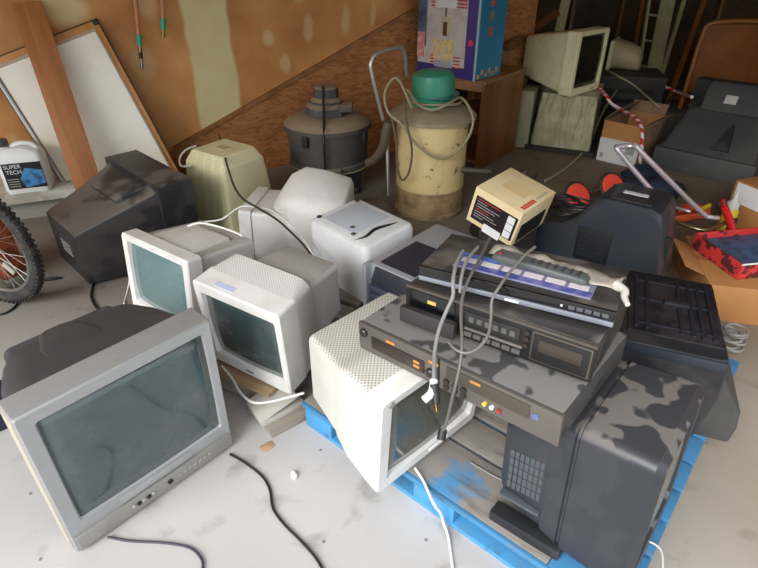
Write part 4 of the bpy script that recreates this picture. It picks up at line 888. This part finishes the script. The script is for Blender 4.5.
blob('cloth_rag','brown rag heap on the floor right of the cream drum vacuum','rag',fl(485,232),(.10,.10,.06),mat('dark_rag',S(50,42,38),.9),0,9)
blob('paper_heap','crumpled brown paper sack lying at the foot of the cream drum vacuum','paper sack',fl(366,228),(.17,.12,.12),mat('sack_brown',S(110,94,84),.85,dust=S(80,66,58),dscale=8,damt=.6,bump=.4),20,12)
tin=thing('metal_tin','round flat metal tin on the floor beside the wooden cabinet','tin',fl(524,180),(0,0,0)); lt('body',[(.08,0),(.082,.05)],METAL,tin,28); lt('lid',[(.085,.045),(.085,.06),(.03,.065),(.028,.09),(.01,.092)],mat('tin_lid',S(120,112,98),.4,metal=.7),tin,28)
hm=thing('screwdriver','yellow handled tool lying on the orange rag','tool',(at(700,212,.10).x,at(700,212,.10).y,.10),(0,0,35)); tb('handle',[V(0,0,.02),V(.10,0,.02)],.016,mat('tool_yellow',S(220,180,40),.4),hm,10,smooth=0); tb('shaft',[V(.10,0,.02),V(.22,0,.02)],.005,METAL,hm,8,smooth=0)
blob('cloth_rag','rusty red rag between the red wheels and the chrome hand truck tubes','rag',fl(640,206),(.16,.06,.05),mat('rust_cloth',S(130,52,34),.8),-20,14)
blob('cloth_rag','pale grey crumpled wrapper behind the yellow bottle','wrapper',fl(738,212),(.14,.10,.07),mat('wrapper_grey',S(120,118,112),.6,dust=S(60,58,56),dscale=12,damt=.8),0,15)
# glue bottle and red bottle
gb=thing('glue_bottle','yellow bottle with pale pointed nozzle standing by the hand truck','bottle',fl(722,235))
lt('body',[(.04,0),(.045,.01),(.045,.17),(.03,.20)],mat('bottle_yellow',S(206,176,40),.4),gb,24); lt('nozzle',[(.036,.19),(.036,.225),(.018,.24),(.005,.31)],mat('nozzle_grey',S(196,196,190),.4),gb,20)
bx('label',(-.02,-.048,.05),(.03,-.04,.14),TXTK,gb,.001)
rb=thing('spray_bottle','slender red bottle leaning in front of the yellow glue bottle','bottle')
tb('body',[at(736,240,.12),at(730,222,.22),at(724,206,.32)],lambda u_:.026-.006*u_,mat('bottle_red',S(196,34,36),.35),rb,14); tb('cap',[at(724,206,.32),at(722,199,.36)],.014,mat('cap_red',S(140,20,24),.4),rb,12,smooth=0)
tb('foot',[at(736,240,.12),at(737,246,.0)],.03,MATS['bottle_red'],rb,14,smooth=0)
tn=thing('jar','pale tin can lying behind the slender red bottle','can',fl(748,222)); lt('body',[(.06,0),(.06,.12),(.05,.125)],METAL,tn,24); lt('rim',[(.063,.118),(.063,.13),(.05,.13)],METAL,tn,24)
# cartons at the right edge
RC=thing('cardboard_box','plain brown cardboard box at the right edge under the red carton','cardboard box',(at(690,268,.2).x+.05,at(690,268,.2).y-.04,0),(0,0,-14))
bx('carton',(0,-.12,0),(.62,.42,.20),CARD,RC,.004); plate('flap',(-.05,.14,.215),(.0,.16,0),(.05,0,-.02),.005,CARD,RC); bx('tape',(.0,.13,.199),(.62,.18,.2015),mat('brown_tape',S(150,100,60),.5),RC,0)
TB=thing('toy_carton','open red and black printed tray carton on the plain brown cardboard box','carton',(at(737,278,.21).x,at(737,278,.21).y,.203),(0,0,18))
REDC=mat('red_print_card',S(196,52,50),.5,dust=S(44,24,26),dscale=16,damt=.9,thr=(.5,.54))
BLUC=mat('blue_print_card',S(74,96,130),.5,dust=S(50,50,60),dscale=9,damt=.7)
bx('front_panel',(0,-.004,0),(.40,.004,.085),REDC,TB,.001); bx('side_panel',(-.004,0,0),(.004,.34,.085),REDC,TB,.001); bx('back_panel',(0,.336,0),(.40,.344,.085),REDC,TB,.001); bx('side_panel',(.396,0,0),(.404,.34,.085),REDC,TB,.001)
bx('inner_tray',(.006,.006,.002),(.394,.334,.05),BLUC,TB,.002); bx('edge_line',(-.005,-.006,.08),(.405,-.003,.088),TXTW,TB,0)
TB.rotation_euler=(0,0,R(10))
WC=thing('cardboard_box','small tan carton with white side standing at the right edge','cardboard box',(fl(757,240)[0]+.05,fl(757,240)[1],0),(0,0,20))
bx('carton',(-.03,0,0),(.3,.3,.30),CARD,WC,.003); bx('white_side',(-.034,.02,.16),(-.029,.28,.29),TXTW,WC,0)
# cable coil on floor
cc=[]
for k in range(60):
    a=k*.62; r_=.05+.012*math.sin(k*.9); cc.append(V(1.60+r_*math.cos(a)*.9,1.97+r_*math.sin(a),.03+.0018*k+.004*math.sin(k)))
rope('cable_coil','coil of grey cable on the floor right of the upside down television','cable',cc,.006,CORDG,n=6)
cc=[]
mc=Matrix.LocRotScale(M_.location,M_.rotation_euler,None)
for k in range(48):
    a=k*.7; r_=.07+.02*math.sin(k*1.3); cc.append(mc@V(-.30+r_*math.cos(a)*1.3,.14+r_*math.sin(a),.297+.0016*k+.006*math.sin(k*2)))
rope('cable_coil','tangled black cable lying on the shelf of the smooth black television','cable',cc,.006,mat('cable_dark',S(46,44,44),.4),n=6)

# ================================================================== CORDS IN FRONT
Z=.006
rope('power_cord','black cord curving from the silver television over the concrete to the bottom edge','cord',[at(230,454,Z),at(244,462,Z),at(262,476,Z),at(270,490,Z),at(273,508,Z),at(284,524,Z),at(300,540,Z),at(316,558,Z),at(326,576,Z)],.0045,CORDK)
rope('power_cord','dark cord from the lower left corner of the silver television to the bottom edge','cord',[at(108,537,Z),at(130,541,Z),at(165,543,Z),at(190,548,Z),at(202,560,Z),at(202,574,Z)],.004,mat('cord_purple',S(60,56,70),.5))
rope('power_cord','white cord trailing from the leaning white monitor off the pallet to the floor','cord',[at(415,468,.145),at(424,482,.137),at(434,504,.137),at(440,512,.10),at(444,524,.03),at(449,540,Z),at(453,570,Z)],.005,CORDW)
rope('power_cord','white cord between the two white monitors near the wooden pallet edge','cord',[at(222,366,.14),at(232,378,.132),at(240,392,.128),at(252,402,.125),at(268,402,.135),at(285,398,.15),at(304,393,.19)],.005,CORDW)
rope('power_cord','white cord lying over the top of the left white monitor','cord',[at(188,226,.535),at(200,223,.56),at(216,226,.56),at(232,231,.555),at(243,236,.55)],.005,CORDW)
rope('power_cord','white cord draped from the ivory monitor over the domed white monitor','cord',[at(203,222,.30),at(222,219,.36),at(240,207,.41),at(255,207,.42),at(270,210,.42),at(285,220,.42),at(300,236,.38),at(308,246,.34),at(314,258,.30)],.005,CORDW)
rope('power_cord','black cord draped from the ivory monitor down over the domed white monitor','cord',[at(219,134,.49),at(222,146,.50),at(228,168,.50),at(234,186,.48),at(242,198,.45),at(256,207,.43),at(276,219,.42),at(294,235,.40),at(306,248,.37),at(316,262,.34)],.006,mat('cord_brown',S(60,52,46),.5))
rope('power_cord','thin white cord hanging behind the ivory monitor beside the big black television','cord',[at(196,146,.46),at(186,150,.45),at(180,158,.42),at(181,166,.42),at(190,166,.44)],.007,CORDW)
rope('power_cord','black cord hanging from the big black television down to the floor','cord',[at(95,272,.03),at(93,285,.006),at(91,296,.006),at(96,307,.006),at(104,312,.006)],.006,CORDK)
rope('power_cord','white cord by the lower corner of the left white monitor','cord',[at(131,272,.16),at(128,290,.10),at(124,304,.125)],.005,CORDW)
rope('power_cord','black cord on the floor under the bicycle wheel','cord',[at(-6,316,Z),at(8,312,Z),at(18,303,Z),at(20,294,Z)],.006,CORDK)
rope('power_cord','thin white cord looped at the right bottom corner of the blue pallet','cord',[at(648,541,.135),at(656,545,.136),at(662,553,.136),at(663,575,.136)],.003,CORDW)
rope('power_cord','thin tan wire on the deck of the blue pallet by the dark television','cord',[at(470,462,.135),at(490,474,.136),at(505,482,.136),at(515,492,.14)],.003,CORDG)
# cords over the player stack
def kz(z): return z
gp=[onK(-.14,.22,.01),onK(-.145,.12,.012),onK(-.15,.0,.012),onK(-.15,-.015,-.03),at(452,312,.80),at(446,330,.77),at(438,352,.74),at(435,372,.715),at(434,384,.70)]
c1=thing('power_cord','grey cord with white plug end hanging over the front of the player stack','cord')
tb('cord',[at(463,251,.905),at(456,265,.905),at(453,282,.89),at(453,296,.86),at(446,312,.82),at(439,330,.79),at(435,350,.76),at(434,370,.74),at(434,382,.725)],.005,CORDG,c1)
tb('tag',[at(434,380,.725),at(432,392,.71),at(424,400,.70)],.010,CORDW,c1,8); tb('plug',[at(434,384,.725),at(436,398,.70),at(436,404,.69)],.010,CORDK,c1,8); tb('prong',[at(436,404,.69),at(437,412,.68)],.004,BRASS,c1,6,smooth=0)
c2=thing('power_cord','long black and silver cord with black plug dangling in front of the leaning monitor screen','cord')
tb('cord',[at(490,238,.905),at(484,250,.905),at(478,262,.905),at(470,277,.895),at(463,295,.87),at(461,315,.84),at(462,345,.80),at(459,370,.755),at(453,395,.70),at(447,420,.62),at(443,431,.58)],.0042,mat('cord_dkgrey',S(96,92,88),.35),c2)
tb('plug',[at(443,429,.58),at(441,440,.56)],.011,CORDK,c2,10,smooth=0)
c3=thing('power_cord','dark cord looping over the disc player and under the cassette deck front','cord')
tb('cord',[at(535,247,.935),at(525,255,.93),at(510,272,.91),at(500,286,.895),at(492,300,.87),at(491,318,.84),at(488,335,.82),at(478,348,.80),at(466,353,.79),at(455,349,.79),at(449,342,.79)],.004,mat('cord_silver',S(112,108,104),.35),c3)
rope('power_cord','second grey cord running beside the first over the disc player edge','cord',[at(478,247,.905),at(466,262,.905),at(461,280,.89),at(460,293,.87)],.0045,CORDG)
# small things on the floor
fk=tag(blob('plastic_scrap','small white plastic piece on the concrete between the cords','scrap',fl(294,476),(.012,.02,.01),CORDW,20,4,.1),'small white plastic piece on the concrete between the silver television and the blue pallet','scrap')
fb=blob('wood_chip','tan wood chip on the concrete near the wooden pallet corner','scrap',fl(267,447),(.03,.02,.004),mat('chip_tan',S(176,146,110),.8),40,6,.2)
fc=blob('debris','small dark twist of wire on the concrete by the bicycle wheel','scrap',fl(52,280),(.05,.012,.012),CORDK,10,2,.3)
nv=thing('plastic_tray','dark blue tray edge on the concrete left of the silver television','tray',(at(2,432).x-.1,at(2,432).y,0),(0,0,40)); bx('base',(-.25,-.04,0),(.14,.25,.02),mat('tray_navy',S(40,44,70),.5),nv,.004); bx('rim',(-.25,-.06,0),(.14,-.03,.07),MATS['tray_navy'],nv,.006)

grime(WHITE,S(186,180,168),7,.55,.8,.6); grime(IVORY,S(190,174,124),6,.5,.8,.7); grime(MATS['white_dome'],S(196,190,180),5,.52,.8,.6)
grime(TANK,S(150,118,74),7,.55,.75,.55,(1,1,.5)); grime(TANK,S(70,50,34),30,.66,.72,.8,(1,1,.6)); grime(RUSTB,S(128,100,68),12,.5,.7,.7)
grime(BLKD,S(92,88,82),4,.58,.78,.6); grime(SILVER,S(150,146,138),5,.58,.8,.5); grime(MATS['panel_cream'],S(206,196,172),3,.55,.8,.5)
# ------------------------------------------------------------------ small fittings belong to the panel they sit on
NEST={'bezel':('button','power_button','emblem','control_flap','sticker','control_strip','door_flap'),
 'front_panel':('display_window','tape_door','seam','knob','round_button','jack','jog_dial','emblem','indicator','top_rim','cassette_well','tape_label','meter_window','meter_mark','key','slider_rail','door_rim','silver_edge','disc_tray','button','standby_light'),
 'cassette_door':('door_window',),'front_bezel':('drive_bay','card_slot'),'underside_panel':('rib','cross_rib','socket_block'),'rear_vent':('vent_grid',),
 'body':('label','label_flash','label_text','label_line','handle','neck'),'carton':('printed_side','print_line','spec_label','torn_label','brown_patch','gap_shade','red_mark','print_mark','side_print','edge_strip','picture_panel','print_band','white_side','tape','wrap_folds'),
 'inner_panel':('sticky_note',),'lid':('motor_head','switch_box'),'tank':('drain_port',),'side_panel':('barcode',)}
roots=[o for o in scene.objects if o.parent is None and o.type=='EMPTY']
for r_ in roots:
    ch={}
    for o in r_.children: ch.setdefault(o.name.split('.')[0],[]).append(o)
    for k,names in NEST.items():
        if k in ch and ch[k][0].matrix_basis==Matrix.Identity(4) or (k in ch and ch[k][0].matrix_basis.is_identity if hasattr(Matrix,'is_identity') else k in ch):
            for nme in names:
                if k=='body' and r_.name.split('.')[0] in('remote_control',): continue
                for o in ch.get(nme,[]):
                    if o.parent is r_ and not o.children: o.parent=ch[k][0]
# ================================================================== LIGHT
wd_=bpy.data.worlds.new('world'); scene.world=wd_; wd_.use_nodes=True
N=wd_.node_tree.nodes; L=wd_.node_tree.links; bgd=N['Background']
tc=N.new('ShaderNodeTexCoord'); sp=N.new('ShaderNodeSeparateXYZ'); L.new(tc.outputs['Generated'],sp.inputs[0])
rp=N.new('ShaderNodeValToRGB'); e=rp.color_ramp.elements; e[0].position=.48; e[0].color=(.35,.33,.30,1); e[1].position=.52; e[1].color=(.85,.925,1.0,1)
mr=N.new('ShaderNodeMapRange'); mr.inputs['From Min'].default_value=-1; L.new(sp.outputs['Z'],mr.inputs['Value']); L.new(mr.outputs['Result'],rp.inputs[0])
L.new(rp.outputs[0],bgd.inputs['Color']); bgd.inputs['Strength'].default_value=1.0
sd_=bpy.data.lights.new('sun','SUN'); sd_.energy=2.35; sd_.angle=R(44); sd_.color=(1,.98,.96); so=bpy.data.objects.new('sun',sd_); COL.objects.link(so)
dirv=V(.52,.70,-.62); so.rotation_euler=dirv.to_track_quat('-Z','Y').to_euler()
scene.view_settings.view_transform='Standard'; scene.view_settings.look='None'; scene.view_settings.gamma=1; scene.view_settings.exposure=.84
